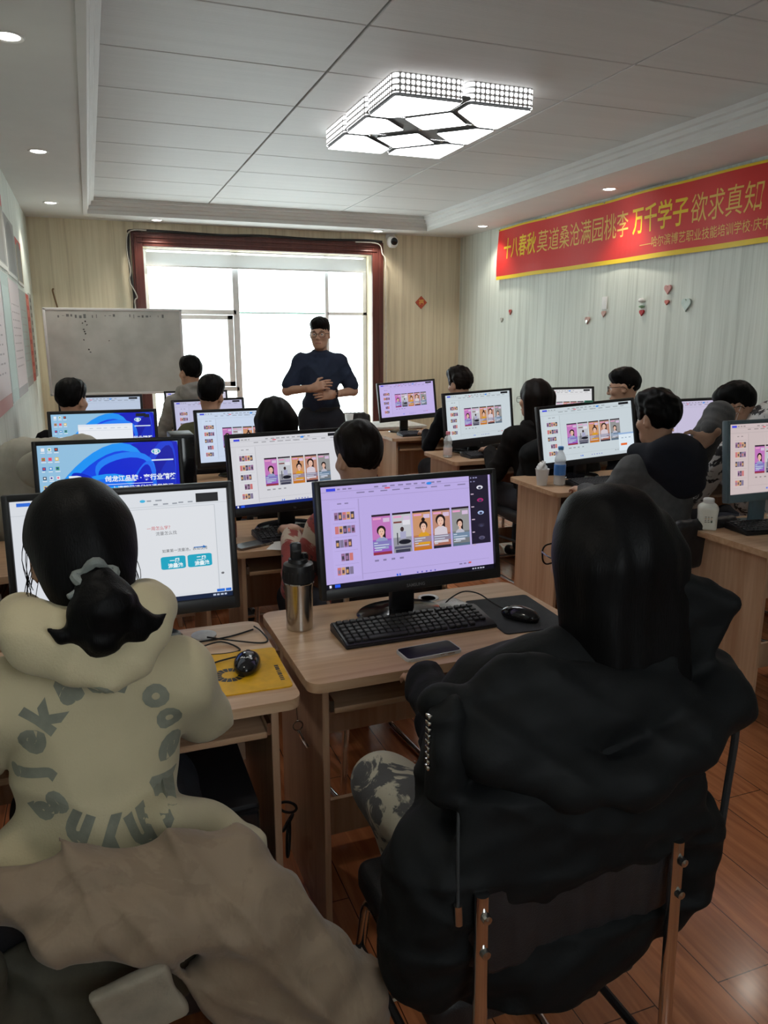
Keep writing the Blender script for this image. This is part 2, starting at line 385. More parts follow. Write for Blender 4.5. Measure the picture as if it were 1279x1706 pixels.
def creases(seed, amp, f, d, n=3):
    r = np.random.RandomState(seed); d = np.array(d, float) / np.linalg.norm(d); K = [(d * f * r.uniform(.7, 1.4) + r.normal(size=3) * f * .18, r.normal(size=3) * f * .22, r.uniform(0, 6, 2), amp * r.uniform(.5, 1)) for _ in range(n)]
    def fn(x, y, z):
        o = 0
        for a, b, p, A in K: o = o - A * (1 - np.abs(np.sin(a[0] * x + a[1] * y + a[2] * z + p[0] + 1.5 * np.sin(b[0] * x + b[1] * y + b[2] * z + p[1])))) ** 2.5
        return o
    return fn
def rotm(yaw=0, pitch=0, roll=0): return np.array((Matrix.Rotation(yaw, 3, 'Z') @ Matrix.Rotation(pitch, 3, 'X') @ Matrix.Rotation(roll, 3, 'Y')))
def sdf_obj(name, f, h, m, parent=None):
    V, F = f.mesh(h); return np_obj(name, V, F, m, parent)

# ------------------------------------------------------------------ the room
XL, XR, YB, YR, ZS, ZC = -0.45, 3.95, 8.1, -0.5, 2.63, 2.75
TX0, TX1, TY0, TY1 = 0.08, 3.34, 0.1, 7.64               # tray opening in the ceiling
WX0, WX1, WZ0, WZ1 = 0.56, 2.90, 0.35, 2.41              # window opening
WALL_B = stripes('wallpaper_warm_lit', (0.68, 0.60, 0.44), (0.57, 0.49, 0.355), (0.76, 0.68, 0.52), 0)  # same wallpaper as the side walls, with warm light put into its colour
WALL_S = stripes('wallpaper_cool_lit', (0.655, 0.70, 0.64), (0.535, 0.575, 0.52), (0.74, 0.785, 0.73), 1)  # same wallpaper, with the cooler window light put into its colour
struct('floor', box(NB(), ((XL + XR) / 2, (YB + YR) / 2, -0.05), (XR - XL + .6, YB - YR + .6, .1)), floor_mat())
b = NB()
for x0, x1, z0, z1 in ((XL - .2, WX0, 0, 2.9), (WX1, XR + .2, 0, 2.9), (WX0, WX1, 0, WZ0), (WX0, WX1, WZ1, 2.9)):
    box(b, ((x0 + x1) / 2, YB + .12, (z0 + z1) / 2), (x1 - x0, .24, z1 - z0))
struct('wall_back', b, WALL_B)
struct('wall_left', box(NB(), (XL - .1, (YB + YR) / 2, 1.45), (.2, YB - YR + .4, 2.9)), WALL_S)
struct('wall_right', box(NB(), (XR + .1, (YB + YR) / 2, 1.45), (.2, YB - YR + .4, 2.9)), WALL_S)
RX0, RX1, RZ0, RZ1 = 0.0, 0.9, 1.25, 2.2                  # rear opening behind the camera, added to throw fill light on the foreground backs
b = NB()
for x0, x1, z0, z1 in ((XL, RX0, 0, 2.9), (RX1, XR, 0, 2.9), (RX0, RX1, 0, RZ0), (RX0, RX1, RZ1, 2.9)): box(b, ((x0 + x1) / 2, YR - .1, (z0 + z1) / 2), (x1 - x0, .2, z1 - z0))
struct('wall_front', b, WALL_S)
b = NB()
for x0, x1, z0, z1 in ((RX0, RX0 + .04, RZ0, RZ1), (RX1 - .04, RX1, RZ0, RZ1), (RX0, RX1, RZ0, RZ0 + .04), (RX0, RX1, RZ1 - .04, RZ1), (.43, .47, RZ0, RZ1)): box(b, ((x0 + x1) / 2, YR - .1, (z0 + z1) / 2), (x1 - x0, .06, z1 - z0))
struct('added_fill_window', b, ALU)  # frame of the added fill-light opening
b = NB()                                                  # tray ceiling: long boards with dark joints between
box(b, ((TX0 + TX1) / 2, (TY0 + TY1) / 2, ZC + .035), (TX1 - TX0 + .3, TY1 - TY0 + .3, .03))
xs = [TX0 - .1, 1.13, 2.40, TX1 + .1]
ys = [TY0 - .1] + [0.28 + .58 * i for i in range(13) if 0.28 + .58 * i < TY1] + [TY1 + .1]
for x0, x1 in zip(xs, xs[1:]):
    for y0, y1 in zip(ys, ys[1:]):
        if y1 - y0 > .02: box(b, ((x0 + x1) / 2, (y0 + y1) / 2, ZC + .0125), (x1 - x0 - .009, y1 - y0 - .006, .025), .003, seg=1)
struct('ceiling', b, CEIL)
b = NB()                                                  # lowered border round the tray
for x0, x1, y0, y1 in ((XL - .05, TX0, YR, YB + .05), (TX1, XR + .05, YR, YB + .05), (TX0, TX1, TY1, YB + .05), (TX0, TX1, YR, TY0)):
    box(b, ((x0 + x1) / 2, (y0 + y1) / 2, ZS + .13), (x1 - x0, y1 - y0, .26))
struct('trim_1', b, WHITE_PAINT)
prof = [(-.035, ZS + .004), (-.035, ZS - .012), (0, ZS - .012), (.002, ZS + .02), (.012, ZS + .03), (.016, ZS + .055), (.034, ZS + .062), (.038, ZS + .088), (.058, ZS + .094), (.062, ZC + .004)]
def mould(x0, x1, y0, y1, prof):
    b = NB(); R = []
    for d, z in prof: R.append([b.verts.new(v) for v in ((x0 + d, y0 + d, z), (x1 - d, y0 + d, z), (x1 - d, y1 - d, z), (x0 + d, y1 - d, z))])
    for p, q in zip(R, R[1:]):
        for i in range(4): b.faces.new((p[i], q[i], q[(i + 1) % 4], p[(i + 1) % 4]))
    return b
struct('trim_2', mould(TX0, TX1, TY0, TY1, prof), WHITE_PAINT)
# dark red wooden casing round the window
b = NB(); cz0 = WZ0 - .1
for x0, x1, z0, z1 in ((WX0 - .105, WX0, cz0, WZ1 + .13), (WX1, WX1 + .125, cz0, WZ1 + .13), (WX0, WX1, WZ1, WZ1 + .13), (WX0, WX1, cz0, WZ0)):
    box(b, ((x0 + x1) / 2, YB - .012, (z0 + z1) / 2), (x1 - x0, .04, z1 - z0), .006)
for x0, x1, z0, z1 in ((WX0 - .085, WX0 - .06, cz0, WZ1 + .11), (WX1 + .07, WX1 + .1, cz0, WZ1 + .11), (WX0 - .085, WX1 + .1, WZ1 + .075, WZ1 + .1), (WX0 - .05, WX1 + .05, WZ1 + .03, WZ1 + .045)):
    box(b, ((x0 + x1) / 2, YB - .034, (z0 + z1) / 2), (x1 - x0, .016, z1 - z0), .005)
struct('trim_3', b, WOOD_DK)
# window: grey aluminium frame, one opening sash, panes
WY = YB + .2
wf = thing('window_1', None, None, (0, 0, 0)); wf['kind'] = 'structure'
def bars(L, y, d, m, name):
    b = NB()
    for x0, x1, z0, z1 in L: box(b, ((x0 + x1) / 2, y, (z0 + z1) / 2), (x1 - x0, d, z1 - z0), .004, seg=1)
    return obj(name, b, m, wf)
M1, M2 = 1.468, 2.447
bars([(WX0, WX0 + .045, WZ0, WZ1), (WX1 - .045, WX1, WZ0, WZ1), (WX0, WX1, WZ1 - .010, WZ1), (WX0, WX1, WZ0, WZ0 + .05), (M1 - .032, M1 + .032, WZ0, WZ1), (M2 - .02, M2 + .02, WZ0, WZ1),
      (WX0, M1, 1.785, 1.835), (M2, WX1, 1.79, 1.825), (WX0, M1, 1.0, 1.045)], WY, .07, ALU, 'window_frame')
bars([(WX0 + .05, WX0 + .10, 1.05, 1.78), (M1 - .10, M1 - .04, 1.05, 1.78), (WX0 + .05, M1 - .04, 1.735, 1.78), (WX0 + .05, M1 - .04, 1.05, 1.105)], WY - .02, .05, ALU, 'opening_sash')
bars([(M1 + .03, M2 - .02, 1.80, 1.815)], WY, .03, mat('green_glass_edge', (.45, .75, .65), .2), 'glass_joint')
m = bpy.data.materials.new('window_glass'); m.use_nodes = True; nt = m.node_tree
for n_ in list(nt.nodes):
    if n_.type != 'OUTPUT_MATERIAL': nt.nodes.remove(n_)
tr = nt.nodes.new('ShaderNodeBsdfTransparent'); gl = nt.nodes.new('ShaderNodeBsdfGlossy'); gl.inputs['Roughness'].default_value = .02; tr.inputs[0].default_value = (.96, .99, .98, 1)
mxs = nt.nodes.new('ShaderNodeMixShader'); mxs.inputs[0].default_value = .05
nt.links.new(tr.outputs[0], mxs.inputs[1]); nt.links.new(gl.outputs[0], mxs.inputs[2]); nt.links.new(mxs.outputs[0], [n_ for n_ in nt.nodes if n_.type == 'OUTPUT_MATERIAL'][0].inputs[0])
WGLASS = m
for x0, x1 in ((WX0 + .045, M1 - .03), (M1 + .03, M2 - .02), (M2 + .02, WX1 - .045)):
    obj('pane', box(NB(), ((x0 + x1) / 2, WY + .02, (WZ0 + WZ1) / 2), (x1 - x0, .006, WZ1 - WZ0 - .08)), WGLASS, wf)
# roller blind half seen at the top of the window
m = bpy.data.materials.new('thin_white_blind'); m.use_nodes = True; nt = m.node_tree; bs = nt.nodes['Principled BSDF']; bs.inputs['Base Color'].default_value = (.6, .6, .6, 1)
tl = nt.nodes.new('ShaderNodeBsdfTranslucent'); tl.inputs[0].default_value = (.25, .255, .255, 1); ad = nt.nodes.new('ShaderNodeAddShader')
nt.links.new(bs.outputs[0], ad.inputs[0]); nt.links.new(tl.outputs[0], ad.inputs[1]); nt.links.new(ad.outputs[0], [n_ for n_ in nt.nodes if n_.type == 'OUTPUT_MATERIAL'][0].inputs[0])
rb = thing('roller_blind', 'white roller blind rolled up across the top of the window', 'blind', (WX0, YB + .11, WZ1))
obj('fabric', box(NB(), ((WX1 - WX0) / 2, 0, -.100), (WX1 - WX0 - .06, .003, .130)), m, rb)
obj('roller', cyl(NB(), (.03, .0, -.012), (WX1 - WX0 - .03, .0, -.012), .005), WHITE_PAINT, rb)
obj('bottom_bar', box(NB(), ((WX1 - WX0) / 2, 0, -.166), (WX1 - WX0 - .06, .012, .014), .003), ALU, rb)
for nm, c, s in (('baseboard_left', (XL + .006, (YB + YR) / 2, .05), (.012, YB - YR, .1)), ('baseboard_right', (XR - .006, (YB + YR) / 2, .05), (.012, YB - YR, .1)), ('baseboard_back', ((XL + XR) / 2, YB - .006, .05), (XR - XL, .012, .1))):
    struct(nm, box(NB(), c, s), WOOD_DK)

# ------------------------------------------------------------------ ceiling lamp and downlights
def lamp():
    t = thing('ceiling_lamp', 'large white rectangular ceiling lamp of angular glowing panels with a perforated rim', 'lamp', (1.79, 4.2, ZC))
    sk = bpy.data.materials.new('perforated_rim'); sk.use_nodes = True; nt = sk.node_tree; bs = nt.nodes['Principled BSDF']; bs.inputs['Base Color'].default_value = (.55, .55, .56, 1)
    tc = node(nt, 'ShaderNodeTexCoord'); sp = node(nt, 'ShaderNodeSeparateXYZ'); nt.links.new(tc.outputs['Object'], sp.inputs[0])
    def mth(op, a, b_=None):
        n_ = node(nt, 'ShaderNodeMath', operation=op)
        for i, v in enumerate((a, b_)):
            if v is None: continue
            if hasattr(v, 'node'): nt.links.new(v, n_.inputs[i])
            else: n_.inputs[i].default_value = v
        return n_.outputs[0]
    u = mth('SINE', mth('MULTIPLY', mth('ADD', sp.outputs[0], sp.outputs[1]), 2 * PI / .052)); v = mth('SINE', mth('MULTIPLY', sp.outputs[2], 2 * PI / .052))
    hole = mth('GREATER_THAN', mth('ABSOLUTE', mth('MULTIPLY', u, v)), .36)
    bs.inputs['Emission Color'].default_value = (1, 1, 1, 1); nt.links.new(mth('MULTIPLY', hole, 2.4), bs.inputs['Emission Strength'])
    df = mat('lamp_diffuser', (.8, .8, .8), .4, emit=(.97, .985, 1, 1), es=LAMP_PANEL)
    pl = mat('lamp_plate', (.16, .17, .175), .45, .0)
    A = [(-.37, -.56), (-.015, -.56), (-.015, -.42), (-.25, -.19), (-.37, -.19)]; Cc = [(-.37, -.17), (-.26, -.17), (-.09, 0), (-.26, .17), (-.37, .17)]
    c1 = [(-.185, -.21), (0, -.40), (.185, -.21), (0, -.03)]
    fx = lambda P: [(-x, y) for x, y in P]; fy = lambda P: [(x, -y) for x, y in P]
    out = []
    for P in (A, fx(A), Cc, fx(Cc), fy(A), fy(fx(A))):
        # skirt box behind each outer panel, rounded at the corners
        xs_ = [p[0] for p in P]; ys_ = [p[1] for p in P]; out.append((min(xs_) - .006, max(xs_) + .006, min(ys_) - .006, max(ys_) + .006))
    bsk = NB()
    for x0, x1, y0, y1 in out:
        P_ = rrect(x1 - x0, y1 - y0, .035, 5, (x0 + x1) / 2, (y0 + y1) / 2); ra = [bsk.verts.new((x, y, -.088)) for x, y in P_]; rb_ = [bsk.verts.new((x, y, 0)) for x, y in P_]; n_ = len(P_)
        for i in range(n_):
            j = (i + 1) % n_
            if max(abs(P_[i][0]), abs(P_[j][0])) > .34 or max(abs(P_[i][1]), abs(P_[j][1])) > .53: bsk.faces.new((ra[i], ra[j], rb_[j], rb_[i]))
    obj('perforated_rim', bsk, sk, t)
    obj('base_plate', box(NB(), (0, 0, -.076), (.74, 1.12, .022), .01), pl, t)
    for P in (A, fx(A), Cc, fx(Cc), fy(A), fy(fx(A)), c1, fy(c1)):
        b = NB(); n = len(P); a_ = sum(P[i][0] * P[(i + 1) % n][1] - P[(i + 1) % n][0] * P[i][1] for i in range(n))
        Q_ = [(q.x, q.y) for q in round_closed(P if a_ > 0 else P[::-1], .018)]; mx_, my_ = sum(p[0] for p in P) / n, sum(p[1] for p in P) / n
        prism(b, [(mx_ + (x - mx_) * .965, my_ + (y - my_) * .965) for x, y in Q_], -.10, -.089); b.normal_update()
        for fc in b.faces: fc.material_index = 0 if fc.normal.z < -.5 else 1
        obj('diffuser_panel', b, [df, pl], t)
    for x, y in ((-.22, -.2), (.22, .2), (0, 0), (-.22, .2), (.22, -.2), (0, -.41), (0, .41)): obj('fixing_cap', lathe(NB(), [(0, -.094), (.009, -.093), (.011, -.087)], (x, y, 0), 12), CHROME, t)
def round_closed(P, r, n=4):
    P = [Vector((*p, 0)) for p in P]; Q = []; m = len(P)
    for i in range(m):
        a, b_, c = P[i - 1], P[i], P[(i + 1) % m]; d1, d2 = a - b_, c - b_; p, q = b_ + d1.normalized() * r, b_ + d2.normalized() * r
        for j in range(n + 1): t = j / n; Q.append(p * (1 - t) ** 2 + b_ * 2 * t * (1 - t) + q * t * t)
    return Q
lamp()
DL = [((-.19, 3.42), 'nearest the top left corner of the photo, over the left wall'), ((-.19, 5.32), 'second along the left wall, above the posters'), ((-.20, 7.22), 'in the far left corner above the whiteboard'),
      ((.69, 7.90), 'just above the left end of the window casing'), ((2.90, 7.90), 'beside the security camera above the right end of the window'), ((3.74, 7.18), 'in the far right corner near the banner end'),
      ((3.71, 5.12), 'right above the middle of the red banner'), ((3.71, 3.1), None), ((-.19, 1.4), None)]
dm = mat('downlight_lens', (.8, .8, .8), .3, emit=(1, .97, .9, 1), es=9.0)
d0 = None
for (x, y), where in DL:
    nm = 'round recessed downlight ' + where if where else 'round recessed downlight in the ceiling border outside the photo'
    if d0 is None:
        d0 = thing('downlight', nm, 'downlight', (x, y, ZS), 0, 'downlights in the ceiling border')
        obj('rim', lathe(NB(), [(.043, -.002), (.055, -.006), (.060, 0)], n=24), WHITE_PAINT, d0); obj('lens', lathe(NB(), [(0, -.005), (.035, -.005), (.044, -.002)], n=24), dm, d0)
    else: dup(d0, (x, y, ZS), 0, nm)
    l = bpy.data.lights.new('downlight_lamp', 'SPOT'); l.energy = SPOT_W; l.spot_size = math.radians(115); l.spot_blend = .7; l.shadow_soft_size = .04; l.color = (1, .93, .80)
    lo = bpy.data.objects.new('downlight_lamp', l); COL.objects.link(lo); lo.location = (x, y, ZS - .03)

# ------------------------------------------------------------------ banner, signs and charms on the walls
def banner():
    Lb, Hb = 4.3, .485; p = Paint(Lb, Hb); RED, YEL, GOLD = lin(205, 38, 34), lin(232, 200, 30), lin(226, 190, 90)
    n = 70
    for i in range(n):
        a, c = i / n, (i + 1) / n; p.rect(a, 0, c, .035, YEL); p.rect(a, .93, c, 1, YEL)
        for j in range(6): p.rect(a, .035 + j * .1492, c, .035 + (j + 1) * .1492, RED)
    def put(s, u0, u1, yc, size, col, bold, each=True):
        V, F = text2d(s, 1, 0); w = max(v[0] for v in V) - min(v[0] for v in V); k = (u1 - u0) / w
        p.text(s, u0 / Lb, yc + size * .40 / Hb, size, col, bold, k / size)
    y0 = 7.19
    put('十八春秋', y0 - 7.06, y0 - 6.46, .40, .205, YEL, .003); put('莫道桑沧满园桃李', y0 - 6.43, y0 - 5.15, .40, .205, GOLD, 0)
    put('万千学子', y0 - 5.09, y0 - 4.50, .40, .205, YEL, .003); put('欲求真知', y0 - 4.47, y0 - 3.87, .40, .205, GOLD, 0)
    put('——哈尔滨博艺职业技能培训学校·庆中', y0 - 4.99, y0 - 3.78, .76, .082, GOLD, 0)
    wav = lambda x, z: .012 * np.sin(x * 3.1 + .5) + .008 * np.sin(x * 7.3 + z * 4) + .006 * np.sin(z * 9 + x * 2)
    V = np.array(p.V); V[:, 1] -= .004 + wav(V[:, 0], V[:, 2]) + .02
    t = thing('banner', 'long red banner with yellow Chinese lettering hung along the right wall', 'banner', (XR - .006, y0 - Lb / 2, 2.362), -PI / 2)
    np_obj('printed_face', V, p.F, PRINT_M, t, False, p.C)
    nx, nz = 90, 8; G = []; F = []
    for i in range(nx + 1):
        for j in range(nz + 1):
            x, z = (i / nx - .5) * Lb, (j / nz - .5) * Hb; w = wav(x, z); G += [(x, -.022 - w, z), (x, -.020 - w, z)]
    for i in range(nx):
        for j in range(nz):
            a = (i * (nz + 1) + j) * 2; c = a + (nz + 1) * 2; F += [(a, c, c + 2, a + 2), (a + 1, a + 3, c + 3, c + 1)]
    np_obj('cloth', np.array(G), F, mat('red_banner_cloth', lin(190, 36, 32)[:3], .6), t)
    for x in np.linspace(-Lb / 2 + .02, Lb / 2 - .02, 6): obj('pin', cyl(NB(), (x, -.004, .236), (x, -.026, .236), .006, n=8), STEEL, t)
banner()
def fu_sign():
    t = thing('paper_sign', 'small red diamond paper sign with a gold character on the back wall', 'sign', (3.48, YB - .006, 1.933))
    p = Paint(.14, .14); p.poly([(.5, 0), (1, .5), (.5, 1), (0, .5)], lin(170, 50, 38)); p.poly([(.5, .07), (.93, .5), (.5, .93), (.07, .5)], lin(196, 120, 62)); p.poly([(.5, .1), (.9, .5), (.5, .9), (.1, .5)], lin(176, 58, 42))
    p.text('福', .28, .66, .064, lin(214, 160, 80), .002); p.make('printed_face', PRINT_M, t)
    b = NB(); prism(b, [(0, -.07), (.07, 0), (0, .07), (-.07, 0)], 0, .003, Matrix.Rotation(-PI / 2, 4, 'X')); obj('card', b, mat('red_card', lin(160, 44, 34)[:3]), t)
fu_sign()
def heart(w, h):
    P = []
    for i in range(28):
        a = 2 * PI * i / 28; P.append((w / 2 * math.sin(a) ** 3, h / 34 * (13 * math.cos(a) - 5 * math.cos(2 * a) - 2 * math.cos(3 * a) - math.cos(4 * a)) + h * .06))
    return P
def charm(y, z, kind, label):
    t = thing('wall_charm', label, 'ornament', (XR - .002, y, z), -PI / 2, 'small ornaments stuck on the right wall')
    M = Matrix.Rotation(PI / 2, 4, 'X')
    def hrt(w, h, m, dz=0, d=.014, name='heart'):
        w, h = w * .70, h * .70; b = NB(); prism(b, heart(w, h), .001, d, Matrix.Translation((0, 0, dz)) @ M); bmesh.ops.recalc_face_normals(b, faces=b.faces); return obj(name, b, m, t)
    PK, RD, SV, WH = mat('pink_felt', lin(205, 120, 110)[:3], .7), mat('red_felt', lin(190, 30, 36)[:3], .6), mat('silver_foil', (.62, .66, .63), .3, .5), PAPER
    if kind == 'pale': hrt(.065, .075, mat('pale_felt', (.52, .52, .47), .8))
    if kind == 'pink': hrt(.06, .085, PK); hrt(.03, .04, RD, .01, .018, 'inner_heart')
    if kind == 'string': hrt(.085, .10, mat('dusty_pink_felt', lin(196, 160, 150)[:3], .7)); hrt(.035, .045, SV, -.01, .018, 'inner_heart'); obj('hanging_string', tube(NB(), [(0, -.005, .04), (0, -.006, .075)], .0035, 6), PAPER, t)
    if kind == 'tag': obj('paper_tag', box(NB(), (0, -.006, .035), (.065, .008, .10), .003), WH, t); hrt(.07, .08, mat('dusty_pink_felt', lin(196, 160, 150)[:3]), -.05, .016)
    if kind == 'flower':
        obj('white_bow', lathe(NB(), [(0, -.02), (.02, -.012), (.028, 0), (.02, .014), (0, .02)], (0, -.016, .05), 14), WH, t); obj('leaf', lathe(NB(), [(0, -.012), (.022, -.005), (.022, .005), (0, .012)], (0, -.012, .005), 12), mat('green_felt', (.25, .42, .25), .8), t); hrt(.07, .075, RD, -.04)
    if kind == 'double': hrt(.10, .11, mat('rose_felt', lin(200, 150, 145)[:3], .7), .03); hrt(.06, .06, PK, -.06)
    if kind == 'silver': hrt(.13, .15, mat('grey_green_foil', (.40, .46, .42), .4, .2))
charm(7.10, 1.728, 'pale', 'pale round ornament lowest and nearest the far corner on the right wall'); charm(6.93, 1.80, 'pink', 'pink heart ornament under the left end of the banner')
charm(5.63, 1.693, 'string', 'dusty pink heart on a short string, lowest in the middle of the right wall'); charm(5.41, 1.79, 'tag', 'white paper tag with a pink heart below it on the right wall')
charm(4.94, 1.775, 'flower', 'white bow with a bright red heart on the right wall'); charm(4.67, 1.86, 'double', 'two pink hearts, one over the other, highest of the wall ornaments'); charm(4.47, 1.775, 'silver', 'grey green heart, rightmost of the ornaments on the right wall')
# posters on the left wall (seen at a sharp angle)
def poster(y0, y1, z0, z1, name, label, bg, band, lines):
    w, h = y1 - y0, z1 - z0; t = thing(name, label, 'poster', (XL + .002, (y0 + y1) / 2, (z0 + z1) / 2), PI / 2, 'posters on the left wall')
    p = Paint(w, h); p.rect(0, 0, 1, 1, bg)
    for x0, yy0, x1, yy1, c in band: p.rect(x0, yy0, x1, yy1, c)
    for i in range(lines): p.dashes(.12, .2 + .6 * i / max(1, lines), 5, .11, .012, lin(150, 130, 130))
    V = np.array(p.V); V[:, 1] -= .006; np_obj('printed_face', V, p.F, PRINT_M, t, False, p.C)
    obj('board', box(NB(), (0, -.003, 0), (w, .006, h)), PAPER, t)
PKW, GRN, GRY, RED_ = lin(206, 190, 190), lin(160, 180, 172), lin(150, 148, 142), lin(190, 70, 62)
poster(4.05, 5.02, 1.16, 1.93, 'poster', 'pinkish white poster of text nearest the left edge of the photo', PKW, [(0, .9, 1, 1, lin(186, 130, 122)), (.0, 0, .12, 1, GRN)], 9)
poster(5.06, 5.50, 1.17, 1.93, 'poster', 'pale green vertical poster strip between two pinkish posters', GRN, [(.1, .1, .9, .9, lin(170, 190, 182))], 0)
poster(5.54, 6.30, 1.17, 1.92, 'poster', 'pinkish text poster right of the pale green strip', PKW, [(0, .92, 1, 1, lin(150, 140, 140))], 9)
poster(6.33, 6.95, 1.19, 1.90, 'poster', 'grey green poster of small print beside the red strip', lin(158, 166, 160), [(0, .9, 1, 1, GRY)], 8)
poster(6.98, 7.32, 1.20, 1.90, 'poster', 'red vertical poster strip near the whiteboard', RED_, [(.2, .05 + .13 * i, .8, .13 + .13 * i, lin(214, 120, 100)) for i in range(7)], 0)
poster(7.36, 7.66, 1.22, 1.92, 'poster', 'narrow grey poster strip with dark marks nearest the corner', GRY, [(.25, .05 + .09 * i, .75, .1 + .09 * i, lin(70, 70, 60)) for i in range(10)], 0)
def arch_board(y0, y1, z0, z1, label, c, top):
    w, h = y1 - y0, z1 - z0; t = thing('picture_board', label, 'poster', (XL + .002, (y0 + y1) / 2, (z0 + z1) / 2), PI / 2, 'upper boards on the left wall')
    p = Paint(w, h); p.rect(0, 0, 1, 1, c); p.rect(0, 0, 1, .16, top); p.rect(.15, .3, .85, .92, lin(112, 110, 104)); p.ell(.5, .3, .35, .25, lin(112, 110, 104)); p.rect(0, .94, 1, 1, lin(205, 205, 198))
    V = np.array(p.V); V[:, 1] -= .006; np_obj('printed_face', V, p.F, PRINT_M, t, False, p.C); obj('board', box(NB(), (0, -.003, 0), (w, .006, h)), PAPER, t)
arch_board(4.95, 5.62, 1.96, 2.42, 'grey picture board with a red top, nearest of the upper boards on the left wall', GRY, RED_)
arch_board(5.68, 6.35, 1.95, 2.33, 'grey arched picture board, middle of the upper boards on the left wall', lin(140, 138, 132), lin(140, 138, 132))
arch_board(6.42, 6.95, 1.94, 2.27, 'small picture board with a reddish top above the red poster strip', lin(160, 148, 120), RED_)

def whiteboard():
    t = thing('whiteboard', 'grey worn whiteboard on a stand in front of the window', 'whiteboard', (.235, 7.50, 0), 0)
    w, z0, z1 = 1.175, 1.045, 1.8075; sm = bpy.data.materials.new('smudged_whiteboard'); sm.use_nodes = True; nt = sm.node_tree; bs = nt.nodes['Principled BSDF']; bs.inputs['Roughness'].default_value = .35
    tc = node(nt, 'ShaderNodeTexCoord'); nz = node(nt, 'ShaderNodeTexNoise'); nz.inputs['Scale'].default_value = 5; nz.inputs['Detail'].default_value = 5; nt.links.new(tc.outputs['Object'], nz.inputs['Vector'])
    rp = node(nt, 'ShaderNodeValToRGB'); rp.color_ramp.elements[0].position = .3; rp.color_ramp.elements[0].color = (.50, .52, .49, 1); rp.color_ramp.elements[1].position = .7; rp.color_ramp.elements[1].color = (.66, .67, .64, 1)
    nt.links.new(nz.outputs['Fac'], rp.inputs[0]); nt.links.new(rp.outputs[0], bs.inputs['Base Color'])
    obj('board', box(NB(), (0, 0, (z0 + z1) / 2), (w - .02, .014, z1 - z0 - .02)), sm, t)
    b = NB()
    for c, s in (((0, 0, z1 - .01), (w, .024, .022)), ((0, 0, z0 + .01), (w, .024, .022)), ((-w / 2 + .01, 0, (z0 + z1) / 2), (.022, .024, z1 - z0)), ((w / 2 - .01, 0, (z0 + z1) / 2), (.022, .024, z1 - z0))): box(b, c, s, .004)
    obj('frame', b, ALU, t)
    for sx in (-1, 1):
        b = NB(); tube(b, round_path([(sx * .48, .03, z1 - .1), (sx * .48, .03, .04), (sx * .48, -.22, .02)], .03), .012); tube(b, [(sx * .48, .03, .04), (sx * .48, .26, .02)], .012); obj('leg', b, mat('grey_steel', (.2, .2, .2), .4, .6), t)
    DK = lin(60, 60, 58); rnd = random.Random(3)
    def mark(fn):
        p = Paint(w, z1 - z0); fn(p); V = np.array(p.V); V[:, 1] -= .0085; V[:, 2] += (z0 + z1) / 2; np_obj('pen_mark', V, p.F, PRINT_M, t, False, p.C)
    for x, y in ((.27, .17), (.29, .15), (.30, .19), (.275, .24), (.285, .29), (.27, .36), (.30, .47), (.31, .50), (.45, .37), (.28, .265)): mark(lambda p: p.ell(x, y, .006 * rnd.uniform(.6, 1.3), .008 * rnd.uniform(.6, 1.6), DK, rnd.uniform(0, 3), 8))
    for i in range(26):
        x = .1 + .03 * i
        if rnd.random() < .8: mark(lambda p: p.rect(x, .075 + rnd.uniform(-.01, .01), x + rnd.uniform(.004, .02), .085 + rnd.uniform(0, .03), lin(118, 122, 122)))
whiteboard()
t = thing('security_camera', 'small white security camera above the right corner of the window', 'camera', (3.11, YB, 2.545))
obj('mount', lathe(NB(), [(.05, 0), (.05, .02), (.03, .035)], (0, 0, .06), 20, M=Matrix.Rotation(PI / 2, 3, 'X')), PAPER, t)
obj('housing', lathe(NB(), [(0, -.062), (.035, -.056), (.056, -.032), (.062, 0), (.054, .035), (.03, .058), (0, .064)], (0, -.075, 0), 24), PAPER, t)
obj('lens', lathe(NB(), [(.038, .045), (.038, .058), (.03, .066), (0, .07)], (0, -.075, 0), 20, M=Matrix.Rotation(PI / 2, 3, 'X')), BLACK_GL, t)
def cable(name, label, P, r, m, n=6): return tag(obj(name, tube(NB(), smooth_path(P, n), r, 7), m), label, 'cable')
y = YB - .055
cable('cable', 'dark cable running around the top and left of the red window casing', [(.44, y, 1.80), (.45, y, 1.95), (.435, y, 2.1), (.425, y, 2.3), (.435, y, 2.50), (.47, y, 2.545), (.8, y, 2.548), (1.3, y, 2.538), (1.7, y, 2.55), (2.3, y, 2.54), (2.8, y, 2.552), (3.0, y, 2.545)], .012, RUBBER)
cable('cable', 'thin grey cable looping down the left side of the window casing', [(.60, y - .01, 2.55), (.44, y - .015, 2.53), (.41, y - .01, 2.36), (.43, y - .01, 2.18), (.415, y - .01, 2.08), (.46, y - .012, 1.98), (.475, y - .01, 1.93), (.45, y - .01, 1.90), (.455, y - .01, 1.8)], .006, mat('grey_cable', (.45, .43, .38), .6))
cable('cable', 'thin white cable hanging beside the right side of the window casing', [(2.7, y - .012, 2.53), (2.95, y - .015, 2.52), (3.0, y - .012, 2.42), (3.035, y - .01, 2.36), (3.04, y, 2.1), (3.045, y, 1.6), (3.05, y, .9)], .006, mat('pale_cable', (.6, .56, .5), .6))
cable('cable', 'short brown wire sticking up above the left corner of the whiteboard', [(-.24, 8.08, 1.80), (-.26, 8.07, 1.9), (-.275, 8.08, 1.98), (-.265, 8.085, 2.0)], .008, mat('brown_wire', (.2, .12, .06), .6))

